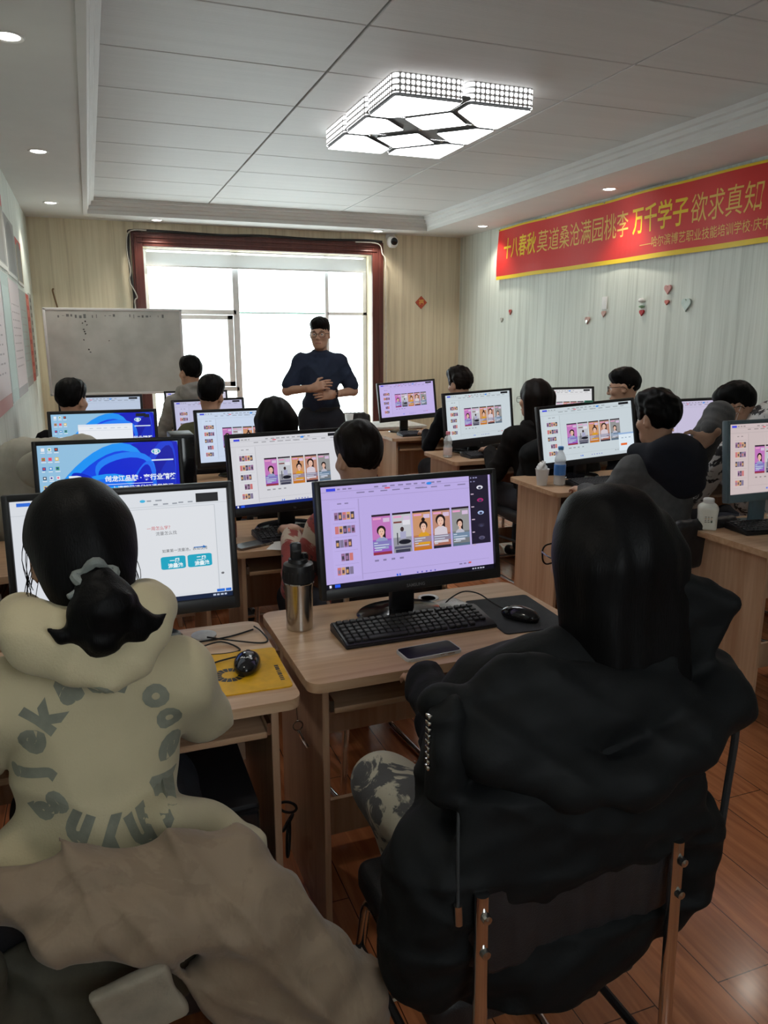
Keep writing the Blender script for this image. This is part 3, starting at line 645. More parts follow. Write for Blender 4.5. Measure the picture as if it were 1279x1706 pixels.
# ------------------------------------------------------------------ desks
DW, DD = 0.84, 0.53
def make_desk(label, loc, rz):
    t = thing('computer_desk', label, 'desk', loc, rz, 'wooden computer desks')
    b = NB(); prism(b, rrect(DW, DD, .035, 5, DW / 2, DD / 2), .725, .75); obj('tabletop', b, WOOD_TOP, t)
    for x in (.055, DW - .055): obj('side_panel', box(NB(), (x, DD / 2 + .01, .3625), (.018, DD - .09, .725), .002, seg=1), WOOD_V, t)
    obj('back_panel', box(NB(), (DW / 2, DD - .09, .535), (DW - .13, .016, .33)), WOOD_V, t)
    obj('keyboard_tray', box(NB(), (DW / 2, .22, .645), (DW - .15, .34, .016), .003, seg=1), WOOD_TOP, t)
    for x in (.070, DW - .070): obj('tray_rail', box(NB(), (x, .22, .66), (.010, .34, .03)), STEEL, t)
    obj('foot_rail', box(NB(), (DW / 2, DD - .12, .10), (DW - .13, .016, .12)), WOOD_V, t)
    obj('cable_grommet', lathe(NB(), [(.024, .7505), (.032, .753), (.034, .7505)], (DW * .62, DD - .06, 0), 20), ALU, t)
    return t
DESKS = [((.425, 1.63, 0), .012, 'wooden desk in the foreground holding the steel tumbler, keyboard and phone'),
    ((-.445, 1.575, 0), 0, 'wooden desk in front of the cream hoodie, with a yellow mouse pad'),
    ((.445, 2.84, 0), -.02, 'wooden desk in the second row with a bottle of orange drink on it'),
    ((-.43, 2.82, 0), 0, 'second row wooden desk by the left wall, under the blue desktop screen'),
    ((.45, 4.12, 0), 0, 'wooden desk in the third row on the left, right of the narrow aisle wall column'),
    ((-.43, 4.06, 0), 0, 'third row wooden desk by the left wall, behind the draped cream coat'),
    ((.46, 5.36, 0), .05, 'fourth row wooden desk in front of the grey hoodie'),
    ((-.43, 5.32, 0), 0, 'fourth row wooden desk by the left wall, close to the whiteboard'),
    ((.50, 6.66, 0), 0, 'front row wooden desk beside the whiteboard leg'),
    ((2.37, 2.12, 0), 0, 'wooden desk at the right edge holding the white milk bottle'),
    ((2.25, 3.40, 0), -.02, 'wooden desk holding the paper cup and the blue labelled water bottle'),
    ((2.20, 4.53, 0), 0, 'wooden desk holding the small bottle with a pink cap'),
    ((2.26, 5.80, 0), 0, 'front desk on the right with the lavender screen next to the window'),
    ((3.10, 3.40, 0), 0, 'wooden desk by the right wall in front of the patterned jacket'),
    ((3.06, 4.55, 0), 0, 'wooden desk by the right wall in front of the man in black with glasses')]
dk0 = None
for loc, rz, lb in DESKS:
    if dk0 is None: dk0 = make_desk(lb, loc, rz)
    else: dup(dk0, loc, rz, lb)
t = thing('teacher_table', 'pale white topped table beside the standing teacher, with a paper cup on it', 'table', (1.92, 6.62, 0))
obj('tabletop', box(NB(), (.5, .25, .738), (1.0, .5, .024), .005), mat('white_laminate', (.72, .72, .71), .25), t)
for x in (.03, .97): obj('side_panel', box(NB(), (x, .25, .363), (.018, .44, .726)), WOOD_V, t)
obj('front_panel', box(NB(), (.5, .12, .5), (.92, .016, .42)), WOOD_V, t)

# ------------------------------------------------------------------ what the screens show
def portrait(p, x0, y0, x1, y1, k):
    w, h = x1 - x0, y1 - y0; X = lambda u: x0 + u * w; Y = lambda v: y0 + v * h
    BG = [((196, 120, 190), (150, 90, 190)), ((196, 198, 204), (150, 150, 160)), ((205, 150, 110), (190, 120, 80)), ((190, 140, 120), (170, 110, 95)), ((150, 150, 150), (120, 124, 128))][k % 5]
    p.rect(x0, y0, x1, y1, lin(*BG[0])); p.rect(x0, Y(.62), x1, y1, lin(*BG[1])); p.rect(x0, y0, x1, Y(.05), lin(40, 30, 40))
    p.rect(X(.06), Y(.08), X(.5), Y(.13), lin(230, 160, 200)); p.rect(X(.6), Y(.10), X(.95), Y(.2), lin(214, 190, 220))
    SK, HR = lin(232, 190, 170), lin(36, 22, 22)
    if k % 5 == 1:                                   # pale room with a dark bench
        p.rect(X(.05), Y(.22), X(.5), Y(.26), lin(120, 60, 50)); p.rect(X(.55), Y(.2), X(.95), Y(.32), lin(225, 225, 232))
        p.ell(X(.5), Y(.42), w * .10, h * .06, lin(60, 45, 45)); p.rect(X(.38), Y(.48), X(.7), Y(.66), lin(170, 170, 200))
        p.ell(X(.62), Y(.74), w * .34, h * .06, lin(28, 28, 40)); p.rect(X(.2), Y(.5), X(.26), Y(.8), lin(60, 60, 70)); p.rect(X(.05), Y(.84), X(.95), Y(.9), lin(90, 90, 110)); p.rect(X(.1), Y(.92), X(.9), y1, lin(60, 60, 80))
        return
    cx, cy, s = [(.48, .42, 1), 0, (.58, .40, .95), (.45, .30, 1.15), (.45, .42, .8)][k % 5]
    TOP = [(150, 160, 200), 0, (220, 160, 40), (215, 205, 215), (190, 190, 205)][k % 5]
    p.ell(X(cx), Y(cy - .02), w * .24 * s, h * .12 * s, HR)
    if k % 5 == 2: p.ell(X(cx), Y(cy - .17), w * .10, h * .05, HR)
    else: p.rect(X(cx + .02 * s), Y(cy), X(cx + .22 * s), Y(cy + .24), HR)
    p.poly([(X(cx - .36 * s), Y(.86)), (X(cx - .30 * s), Y(cy + .20)), (X(cx - .1 * s), Y(cy + .14)), (X(cx + .1 * s), Y(cy + .14)), (X(cx + .30 * s), Y(cy + .20)), (X(cx + .36 * s), Y(.86))], lin(*TOP))
    p.ell(X(cx), Y(cy + .02), w * .16 * s, h * .10 * s, SK); p.rect(X(cx - .06), Y(cy + .1), X(cx + .06), Y(cy + .16), SK)
    p.ell(X(cx - .06 * s), Y(cy + .005), w * .025, h * .008, HR, n=8); p.ell(X(cx + .06 * s), Y(cy + .005), w * .025, h * .008, HR, n=8); p.ell(X(cx), Y(cy + .07 * s), w * .035, h * .009, lin(200, 60, 70), n=8)
    p.rect(x0, Y(.66), x1, Y(.80), (*[a * .5 + b * .5 for a, b in zip(lin(110, 150, 190)[:3], lin(*BG[1])[:3])], 1))
    for i in range(4): p.rect(X(.06), Y(.69 + .06 * i), X(.06 + .2 * (1 + (i * 7 + k) % 4)), Y(.71 + .06 * i), lin(210, 220, 235))
    p.rect(x0, Y(.93), x1, y1, lin(*[(150, 50, 70), 0, (200, 120, 30), (40, 36, 50), (90, 110, 130)][k % 5]))
def slides(p, bg, panel=False, tagbox=True, popup=False, taskbar=None, photos=True, seed=1):
    r = random.Random(seed); G = lin(*[int(c * .72) for c in bg]); G2 = lin(*[int(c * .88) for c in bg]); B_ = lin(*bg)
    p.rect(0, 0, 1, 1, B_); p.rect(.0, .055, 1, .06, G2)
    p.rect(.035, .022, .085, .05, lin(60, 70, 225)); p.dashes(.095, .028, 3, .022, .014, G, rnd=r); p.dashes(.30, .03, 9, .034, .014, G, rnd=r); p.rect(.36, .05, .39, .064, lin(225, 90, 110))
    p.ell(.62, .045, .016, .014, lin(50, 140, 235)); p.dashes(.2, .075, 6, .05, .012, G, rnd=r); p.dashes(.55, .078, 5, .06, .012, G, rnd=r)
    p.rect(.0, .125, 1, .129, G2); p.rect(.05, .15, .2, .9, lin(*[min(255, int(c * 1.02)) for c in bg])); p.rect(.205, .14, .209, .94, G2); p.dashes(.09, .17, 2, .03, .012, G, rnd=r); p.rect(.21, .885, .97, .889, G2)
    PAL = [(150, 110, 150), (90, 70, 90), (205, 120, 120), (210, 160, 110), (70, 64, 80), (130, 120, 150)]
    for i in range(5):
        y = .26 + .135 * i; n = (5, 5, 4, 3, 4)[i]; x = .07 if n > 3 else .095
        for j in range(n): p.rect(x, y, x + .02, y + .075, lin(*PAL[(i * 2 + j) % 6])); p.rect(x + .003, y + .025, x + .015, y + .06, lin(*PAL[(i + j * 2 + 1) % 6])); x += .0225
        p.rect(.06, y - .03, .19, y - .027, G2)
    if photos:
        for k in range(5): portrait(p, .275 + .118 * k, .315, .275 + .118 * k + .107, .72, k)
    p.dashes(.28, .765, 4, .03, .018, G, .6, rnd=r)
    p.dashes(.40, .93, 2, .012, .022, lin(40, 100, 230), rnd=r); p.dashes(.52, .935, 5, .012, .014, lin(90, 90, 190), 1.2, rnd=r); p.dashes(.78, .905, 3, .02, .014, G, rnd=r); p.rect(.84, .90, .855, .916, lin(220, 90, 90))
    if panel:
        p.rect(.865, .0, .985, .72, lin(34, 28, 48)); p.dashes(.872, .02, 3, .012, .012, lin(150, 150, 190), rnd=r); p.dashes(.872, .06, 2, .014, .01, lin(140, 140, 180), rnd=r)
        for i, c in enumerate([(225, 225, 235), (170, 40, 110), (170, 190, 230), (50, 46, 66), (90, 84, 110)]): p.ell(.93, .13 + .133 * i, .02, .02, lin(*c)); p.ell(.93, .135 + .133 * i, .010, .012, lin(60, 60, 90)); p.dashes(.872, .19 + .133 * i, 1, .02, .012, lin(190, 170, 190), rnd=r)
    if tagbox: p.rect(.855, .015, .965, .058, lin(16, 16, 20)); p.dashes(.865, .028, 3, .02, .012, lin(50, 50, 60), rnd=r)
    if popup: p.rect(.83, .60, 1, .94, lin(225, 238, 248)); p.rect(.83, .60, 1, .63, lin(150, 180, 220)); p.rect(.85, .80, .92, .84, lin(235, 110, 50)); p.dashes(.86, .69, 3, .03, .015, lin(150, 170, 190), rnd=r)
    if taskbar:
        p.rect(0, .955, 1, 1, lin(*taskbar)); p.rect(.02, .965, .032, .99, lin(235, 235, 250)); p.rect(.05, .962, .08, .992, lin(40, 90, 235)); p.dashes(.86, .972, 5, .012, .014, lin(190, 190, 210), rnd=r)
def desktop(p, window=False):
    p.rect(0, 0, 1, 1, lin(150, 196, 228)); r = random.Random(5)
    def petal(cx, cy, L, wd, rot, c, n=26):
        P = []; a = p.w / p.h
        for i in range(n):
            t = 2 * PI * i / n; u, v = L * math.cos(t), wd * math.sin(t) * (1 + .35 * math.cos(t)); P.append((min(1, max(0, cx + u * math.cos(rot) - v * math.sin(rot))), min(1, max(0, cy + (u * math.sin(rot) + v * math.cos(rot)) * a))))
        p.poly(P, c)
    for q in [(.62, .62, .36, .36, 0, (18, 60, 225)), (.70, .58, .30, .40, .5, (10, 20, 190)), (.82, .70, .14, .40, .15, (22, 60, 215)), (.84, .72, .11, .36, .15, (8, 14, 165)), (.87, .8, .08, .3, .15, (16, 40, 190)),
              (.42, .42, .34, .16, -.45, (28, 150, 250)), (.44, .46, .30, .13, -.45, (14, 70, 235)), (.60, .46, .22, .2, .4, (30, 130, 250)), (.60, .52, .20, .19, .4, (10, 40, 215)), (.36, .66, .32, .12, -.1, (30, 150, 250)), (.36, .74, .30, .13, -.1, (20, 110, 245)),
              (.5, .8, .24, .12, .1, (40, 170, 252)), (.46, .9, .34, .14, 0, (22, 100, 240)), (.30, .52, .10, .07, .8, (8, 40, 200)), (.33, .53, .06, .035, .9, (30, 130, 245)), (.72, .74, .10, .26, .12, (30, 110, 245)), (.71, .77, .08, .25, .12, (10, 30, 200))]: petal(*q[:5], lin(*q[5]))
    CO = [(240, 240, 245), (70, 160, 90), (220, 90, 60), (240, 240, 240), (40, 60, 160), (235, 90, 140), (30, 40, 70), (60, 150, 220), (240, 200, 80)]
    for i in range(7):
        for j in range(3):
            c = CO[(i * 2 + j * 3) % 9]; x, y = .04 + .046 * j, .06 + .125 * i; p.rect(x - .012, y - .022, x + .012, y + .022, lin(*c)); p.rect(x - .007, y - .012, x + .006, y + .01, lin(*CO[(i + j) % 9])); p.dashes(x - .016, y + .034, 1, .035, .012, lin(225, 235, 245), rnd=r)
    Wh = lin(235, 242, 250)                         # the school's mark: a double D and its lettering
    def dlet(x, y, h, t):
        w = h * .42; P = [(x, y), (x + w * .45, y)] + [(x + w * .45 + w * .55 * math.sin(a), y + h * (.5 - .5 * math.cos(a))) for a in np.linspace(0, PI, 10)] + [(x, y + h)]; p.poly(P, Wh)
    dlet(.205, .42, .30, 0); p.rect(.222, .462, .24, .675, lin(24, 110, 240)); x = .205
    P = [(.252, .462)] + [(.252 + .058 * math.sin(a), .5685 - .1065 * math.cos(a)) for a in np.linspace(0, PI, 10)] + [(.252, .675)]; p.poly(P, lin(24, 110, 240))
    p.text('博艺', .345, .59, .024, Wh, .001); p.text('学校', .345, .68, .024, Wh, .001)
    p.text('创龙江品牌 · 育行业精英', .455, .515, .0245, Wh, .0008); p.rect(.45, .555, .80, .562, Wh)
    p.text('上课期间请做好课堂笔记', .50, .645, .021, Wh, .0004); p.text('课后请将桌面整理干净', .50, .725, .021, Wh, .0004)
    p.ell(.835, .135, .034, .034, lin(225, 240, 245)); p.ell(.835, .135, .027, .027, lin(70, 170, 190)); p.text('B', .822, .175, .026, Wh, .001); p.rect(.80, .245, .96, .265, lin(210, 225, 245))
    if window:
        p.rect(.25, .2, .78, .86, lin(238, 242, 248)); p.rect(.25, .2, .78, .24, lin(225, 232, 245)); p.dashes(.36, .27, 6, .05, .012, lin(190, 200, 215), rnd=r); p.rect(.25, .31, .78, .316, lin(205, 212, 225))
        for k in range(5): p.rect(.41 + .066 * k, .52, .465 + .066 * k, .8, lin(80, 80, 96))
        p.rect(.82, .02, .92, .08, lin(16, 20, 30)); p.rect(.905, .04, .955, .10, lin(16, 20, 30))
    p.rect(0, .955, 1, 1, lin(190, 214, 236)); p.dashes(.40, .965, 8, .016, .026, lin(60, 110, 200), .5, rnd=r)
def document(p):
    r = random.Random(8); p.rect(0, 0, 1, 1, lin(222, 226, 232)); G = lin(150, 156, 165); G2 = lin(196, 201, 208); CY = lin(24, 166, 196)
    p.rect(.03, .02, .09, .05, lin(50, 110, 220)); p.dashes(.1, .03, 5, .04, .014, G, rnd=r); p.ell(.59, .075, .013, .013, lin(60, 180, 225)); p.dashes(.61, .07, 2, .03, .012, G, rnd=r); p.dashes(.64, .105, 3, .03, .012, G, .5, rnd=r); p.dashes(.76, .10, 3, .03, .012, G, .5, rnd=r)
    p.rect(.0, .125, 1, .129, G2); p.rect(.14, .16, .35, .96, lin(230, 233, 238)); p.dashes(.18, .2, 3, .03, .016, G, rnd=r); p.rect(.16, .27, .34, .40, lin(160, 168, 170)); p.ell(.23, .33, .03, .03, lin(190, 196, 196)); p.rect(.19, .34, .27, .38, lin(120, 126, 128))
    for i in range(16):
        y = .44 + .032 * i; p.dashes(.16, y, 6, .028, .009, lin(200, 70, 60) if i == 2 else (lin(60, 130, 190) if i in (3, 8) else G), rnd=r)
        if i == 11: p.rect(.19, y, .23, y + .022, CY); p.rect(.25, y, .29, y + .022, CY)
    p.rect(.37, .15, .935, .93, lin(226, 229, 234)); p.rect(.37, .145, .935, .149, G2); p.rect(.932, .145, .936, .93, G2)
    p.text('一周怎么学？', .60, .335, .0105, lin(200, 40, 50), 0); p.text('流量怎么找', .64, .385, .0105, lin(90, 90, 95), 0)
    p.text('如果第一流量池，表现优秀', .665, .545, .0095, lin(50, 50, 55), 0); p.rect(.82, .518, .87, .526, lin(30, 110, 190)); p.poly([(.865, .508), (.882, .522), (.865, .536)], lin(30, 110, 190))
    for x, a_ in ((.655, '一周'), (.785, '二周')):
        p.poly([(x + u * .12, .585 + v * .115) for u, v in rrect(1, 1, .12, 3, .5, .5)], CY); p.text(a_, x + .043, .64, .0125, lin(240, 250, 252), .0004); p.text('流量池', x + .033, .685, .0125, lin(240, 250, 252), .0004)
    p.ell(.955, .78, .008, .010, lin(110, 110, 115)); p.rect(.965, .925, .993, .95, lin(40, 110, 215)); p.rect(.92, .925, .96, .95, lin(40, 110, 215))
    p.rect(.845, .035, .955, .115, lin(14, 14, 18)); p.rect(0, .955, 1, 1, lin(14, 30, 60)); p.dashes(.9, .968, 4, .014, .016, lin(190, 200, 220), rnd=r)

# ------------------------------------------------------------------ monitors
def monitor(label, x, y, rz, ztop, painter, W_=.545, H_=.33, tilt=8, frame=None, chin=.034, logo=None, base='oval', roll=0.0):
    frame = frame or BLACK_PL; t = thing('monitor', label, 'monitor', (x, y, .75), rz, 'computer monitors on the desks')
    tl = math.radians(tilt); zt = ztop - .75; zb = zt - H_ * math.cos(tl); M = Matrix.Translation((0, 0, zb)) @ Matrix.Rotation(-tl, 4, 'X') @ Matrix.Translation((0, 0, H_ / 2)) @ Matrix.Rotation(-math.radians(roll), 4, 'Y') @ Matrix.Translation((0, 0, -H_ / 2))   # panel frame: z from 0 to H_
    bz = .017
    b = NB()
    for c, s in (((-W_ / 2 + bz / 2, 0, H_ / 2), (bz, .03, H_)), ((W_ / 2 - bz / 2, 0, H_ / 2), (bz, .03, H_)), ((0, 0, H_ - bz / 2), (W_ - .002, .0295, bz)), ((0, 0, chin / 2), (W_ - .002, .0295, chin))): box(b, c, s, .004)
    box(b, (0, .012, H_ / 2), (W_ - .01, .018, H_ - .01), .004); box(b, (0, .03, H_ * .48), (W_ * .62, .035, H_ * .6), .014)
    bmesh.ops.transform(b, matrix=M, verts=b.verts); obj('casing', b, frame, t)
    sw, sh = W_ - 2 * bz + .002, H_ - bz - chin + .002; p = Paint(sw, sh); painter(p)
    V = np.array(p.V); V[:, 1] -= .0040; V[:, 2] += chin + sh / 2 - .001; Mn = np.array(M); V = V @ Mn[:3, :3].T + Mn[:3, 3]
    np_obj('screen', V, p.F, SCREEN_M, t, False, p.C)
    b = NB(); box(b, (0, .085, (zb + .12) / 2 + .005), (.075, .03, zb + .12), .008); box(b, (0, .06, zb + .10), (.07, .05, .05), .006); obj('neck', b, frame, t)
    b = NB()
    if base == 'oval': lathe(b, [(0, .0), (.128, .0), (.132, .004), (.126, .010), (.09, .016), (.04, .022), (0, .023)], (0, .10, 0), 36, .72)
    else: box(b, (0, .09, .008), (.26, .19, .016), .006)
    obj('base', b, frame if frame is not BLACK_PL else BLACK_GL, t)
    if logo:
        Vt, Ft = text2d(logo, .0125, .0003); cxm = (max(v[0] for v in Vt) + min(v[0] for v in Vt)) / 2
        V = np.array([(v[0] - cxm, -.0153, chin * .3 + v[1]) for v in Vt]); V = V @ Mn[:3, :3].T + Mn[:3, 3]; np_obj('maker_mark', V, Ft, mat('grey_print', (.16, .16, .17), .4), t, False)
    return t
LAV, WHT, COOL, DIM, PKS = (190, 174, 232), (218, 218, 224), (206, 222, 232), (205, 216, 222), (206, 190, 190)
monitor('large black monitor with a lavender slide screen on the foreground desk', .811, 1.918, .043, 1.176, lambda p: slides(p, LAV, panel=True, tagbox=False, taskbar=(14, 12, 30)), .557, .323, 8.5, logo='SAMSUNG', chin=.03)
monitor('black monitor behind the woman in the cream hoodie, showing a document with two cyan buttons', .05, 1.95, 0, 1.186, document, .545, .335, 6.7)
monitor('second row monitor with white slides, behind the dark brown head and red printed top', .758, 3.10, .16, 1.171, lambda p: slides(p, WHT, taskbar=(20, 40, 120), seed=2), .545, .335, 8, logo='hp')
monitor('nearer of the two monitors with a blue swirl desktop and white lettering', .041, 3.091, -.057, 1.171, lambda p: desktop(p), .545, .335, 7)
monitor('farther of the two blue desktop monitors, with a white window open on it', .042, 4.30, -.031, 1.178, lambda p: desktop(p, True), .545, .335, 7)
monitor('third row monitor partly hidden by the woman with straight black hair', .802, 4.46, .10, 1.150, lambda p: slides(p, (206, 220, 242), tagbox=False, seed=4), .545, .335, 8)
monitor('fourth row monitor partly hidden by the short haired head leaning right', .793, 5.70, .199, 1.118, lambda p: slides(p, (196, 196, 226), seed=5), .545, .335, 7)
monitor('monitor just below the whiteboard, beside the dark haired man at the left wall', .05, 5.62, 0, 1.168, lambda p: slides(p, (190, 204, 226), seed=6), .545, .335, 7)
monitor('small looking farthest monitor in front of the grey hoodie at the window', .85, 6.92, 0, 1.10, lambda p: slides(p, (214, 210, 228), photos=False, seed=7), .545, .335, 6)
monitor('monitor with a small lavender screen at the right of the window', 2.525, 6.133, .065, 1.19, lambda p: slides(p, (198, 182, 236), seed=8), .549, .331, 6, roll=3, chin=.04)
monitor('tilted black monitor in front of the woman with long hair, above a thick dark base', 2.535, 4.82, .175, 1.19, lambda p: slides(p, DIM, seed=9), .60, .385, 6, roll=1.8, chin=.06, logo='LG', base='box')
monitor('black monitor right behind the blue labelled water bottle', 2.655, 3.70, .0, 1.190, lambda p: slides(p, DIM, popup=True, seed=10), .66, .353, 9, roll=3.2)
monitor('blue grey framed monitor cut by the right edge of the photo', 2.665, 2.40, .02, 1.222, lambda p: slides(p, PKS, seed=11), .545, .338, 7, frame=GREY_PL)
monitor('monitor near the right wall between the long haired woman and the man in black', 3.25, 4.87, .0, 1.195, lambda p: slides(p, (226, 226, 228), seed=12), .545, .335, 7)
monitor('monitor near the right wall behind the raised grey sleeve', 3.36, 3.62, .06, 1.20, lambda p: slides(p, (202, 194, 222), photos=False, seed=13), .545, .335, 8)

# ------------------------------------------------------------------ keyboards, mice, pads
def keyboard(label, x, y, rz, simple=False):
    t = thing('keyboard', label, 'keyboard', (x, y, .75), rz, 'black keyboards')
    b = NB(); P = [(-.072, 0), (.072, 0), (.072, .026), (.05, .028), (-.06, .014), (-.072, .010)]
    prism(b, P, -.225, .225, Matrix(((0, 0, 1, 0), (1, 0, 0, 0), (0, 1, 0, 0), (0, 0, 0, 1)))); bmesh.ops.bevel(b, geom=b.edges[:], offset=.003, segments=2, affect='EDGES'); obj('body', b, BLACK_PL, t)
    b = NB(); sl = math.atan2(.014, .11); R = Matrix.Rotation(sl, 3, 'X')
    for r_ in range(6):
        yy = .048 - r_ * .0195 - (.004 if r_ else 0); z = .0275 + (yy - .05) * .127
        xs_ = -.214; row = [(.0165, 1)] * 21
        if r_ == 5: row = [(.0165, 1)] * 3 + [(.112, 1)] + [(.0165, 1)] * 10
        for w, _ in row:
            if xs_ + w > .218: break
            gap = .006 if xs_ in () else .0032; box(b, (xs_ + w / 2, yy, z + .003), (w, .0155, .008), .002, R, 1); xs_ += w + gap
            if abs(xs_ - .082) < .01 or abs(xs_ - .142) < .009: xs_ += .004
    obj('keycaps', b, KEY_PL, t); return t
keyboard('black keyboard in the foreground beside the phone', .795, 1.875, .01)
keyboard('black keyboard under the second row monitor next to the sheet of paper', .80, 3.03, .06); keyboard('black keyboard at the right edge beside the milk bottle', 2.72, 2.40, -.12)
keyboard('black keyboard behind the blue labelled water bottle', 2.66, 3.60 - .06, .02); keyboard('black keyboard below the lavender screen at the right of the window', 2.60, 5.95, 0)
keyboard('black keyboard on the desk with the pink capped bottle', 2.58, 4.70, .05)
def mouse(label, x, y, z, rz, mark=None):
    t = thing('mouse', label, 'mouse', (x, y, z), rz)
    f = Field(); f.E((0, -.012, .012), (.030, .045, .024), k=.02).E((0, .03, .010), (.027, .035, .018), k=.03).cut((0, 0, 0.001), (0, 0, -1)); sdf_obj('body', f, .0025, BLACK_GL, t)
    obj('scroll_wheel', cyl(NB(), (-.004, .036, .024), (.004, .036, .024), .009, n=16), RUBBER, t)
    if mark:
        Vt, Ft = text2d(mark, .012, .0004); np_obj('maker_mark', np.array([(v[0] - .013, v[1] - .022, .0365 - (v[1] - .008) ** 2 * 4) for v in Vt]), Ft, PAPER, t, False)
    return t
mouse('black mouse on the dark grey pad in the foreground', 1.115, 1.835, .7535, .5); mouse('black mouse with white letters on the yellow pad', .305, 1.775, .7535, -.28, 'AOC')
def pad(name, label, x, y, rz, w, h, m):
    t = thing(name, label, 'mouse pad', (x, y, .7502), rz); b = NB(); prism(b, rrect(w, h, .012, 4), 0, .003); obj('mat', b, m, t); return t
pad('mouse_pad', 'dark grey cloth mouse pad under the foreground mouse', 1.128, 1.885, -.05, .21, .285, mat('dark_grey_cloth', (.035, .037, .042), .9, bump=.2, bscale=300))
yp = pad('mouse_pad', 'yellow mouse pad with a black ring print', .275, 1.765, -.03, .235, .245, mat('yellow_rubber', lin(222, 168, 14)[:3], .55))
p = Paint(.2, .2); K = lin(28, 26, 18); ctr = (.42, .58)
for i in range(16):
    a0, a1 = 2 * PI * i / 16, 2 * PI * (i + .86) / 16; p.poly([(ctr[0] + r_ * math.cos(a), ctr[1] + r_ * math.sin(a)) for r_, a in ((.10, a0), (.195, a0), (.195, (a0 + a1) / 2), (.195, a1), (.10, a1))], K)
V = np.array(p.V); np_obj('ring_print', np.stack([V[:, 0], V[:, 2], .0032 - V[:, 1]], 1), [f for f in p.F], PRINT_M, yp, False, p.C)
p = Paint(.2, .2); p.dashes(.1, .88, 9, .055, .05, K, .15); V = np.array(p.V); np_obj('side_lettering', np.stack([.105 - V[:, 2] * 0 + (V[:, 2] + .076) * 1.0, V[:, 0] * .8 - .02, .0032 - V[:, 1]], 1), p.F, PRINT_M, yp, False, p.C)

# ------------------------------------------------------------------ phones, cups, bottles, papers
def phone(label, x, y, rz, body, scr):
    t = thing('phone', label, 'phone', (x, y, .7502), rz); b = NB(); prism(b, rrect(.076, .160, .012, 5), 0, .0085); bmesh.ops.bevel(b, geom=b.edges[:], offset=.0015, segments=2, affect='EDGES'); obj('body', b, body, t)
    b = NB(); prism(b, rrect(.069, .152, .009, 5), .0085, .0089); obj('screen', b, scr, t); b = NB(); box(b, (.0385, .02, .005), (.0015, .012, .002)); box(b, (.0385, .045, .005), (.0015, .02, .002)); obj('side_button', b, STEEL, t)
PSCR = mat('phone_glass', (.012, .010, .02), .2, spec=.4)
phone('phone in a pale case lying in front of the foreground keyboard', .768, 1.712, -1.50, mat('pale_case', (.5, .5, .5), .35), PSCR); phone('dark phone at the edge of the second row desk', .545, 2.925, -1.15, mat('brown_case', (.12, .09, .07), .4), PSCR)
t = thing('phone', 'black phone lying beside the pink capped bottle', 'phone', (2.46, 4.66, .7502), 1.4); b = NB(); prism(b, rrect(.078, .165, .012, 4), 0, .009); obj('body', b, BLACK_PL, t); b = NB(); prism(b, rrect(.07, .155, .01, 4), .009, .0095); obj('screen', b, PSCR, t)
t = thing('tumbler', 'brushed steel tumbler with a black screw lid and handle', 'tumbler', (.497, 2.0, .75))
obj('body', lathe(NB(), [(0, 0), (.034, 0), (.037, .004), (.038, .06), (.040, .122), (.0425, .136), (.041, .139), (0, .139)], n=40), STEEL, t)
b = lathe(NB(), [(.041, .139), (.0435, .142), (.0435, .178), (.041, .190), (.028, .195), (.026, .205), (0, .206)], n=40)
for i in range(20):
    a = 2 * PI * i / 20; box(b, (.043 * math.cos(a), .043 * math.sin(a), .160), (.004, .004, .028), .001, Matrix.Rotation(a, 3, 'Z'), 1)
lid = obj('lid', b, BLACK_PL, t); obj('handle', box(NB(), (-.006, 0, .226), (.030, .022, .050), .007), BLACK_PL, lid); obj('handle_clip', box(NB(), (-.006, -.012, .228), (.024, .004, .008), .001), KEY_PL, lid); obj('spout', lathe(NB(), [(.013, .20), (.012, .214), (.008, .218), (0, .218)], (.018, .004, 0), 18), BLACK_GL, lid)
obj('lid_band', lathe(NB(), [(.0426, .1365), (.0436, .138), (.0432, .1405)], n=40), CHROME, t)
def cup(label, x, y, r=.038, h=.088):
    t = thing('paper_cup', label, 'cup', (x, y, .7502)); obj('body', lathe(NB(), [(0, .004), (r * .68, .004), (r * .70, 0), (r, h), (r * 1.05, h + .002), (r * 1.03, h + .004), (r * .96, h), (r * .67, .008), (0, .008)], n=28), PAPER, t); return t
c1 = cup('white paper cup with a crumpled tissue, on the desk with the water bottle', 2.305, 3.635); c2 = cup('paper cup on the white table beside the teacher', 2.235, 6.88, .041, .10)
f = Field(); f.E((0, 0, 0), (.024, .022, .02)); f.E((.008, .01, .02), (.012, .01, .028)); f.E((-.012, -.004, .012), (.012, .012, .02)); f.disp.append(folds(3, .006, 160, 4)); o = sdf_obj('tissue', f, .004, PAPER); o.location = (2.305, 3.635, .838); tag(o, 'crumpled white tissue sticking out of the paper cup', 'tissue')
p = Paint(.04, .03); p.text('茶', .1, .9, .022, lin(120, 130, 120)); 
def bottle(label, x, y, prof, m, cap_m, cap, lab=None, liquid=None, rot=0):
    t = thing('bottle', label, 'bottle', (x, y, .7502), rot); obj('body', lathe(NB(), prof, n=32), m, t); obj('cap', lathe(NB(), cap, n=24), cap_m, t)
    if lab: obj('label_sleeve', lathe(NB(), lab[0], n=32), lab[1], t)
    if liquid: obj('drink', lathe(NB(), liquid[0], n=28), liquid[1], t)
    return t
WATER = mat('water', (.75, .82, .85), .08, var=0.02); WATER.node_tree.nodes['Principled BSDF'].inputs['Alpha'].default_value = .30
LABEL_B = blotch('blue_label', (.06, .22, .62), (.55, .68, .82), 40, .36, .4, .05)
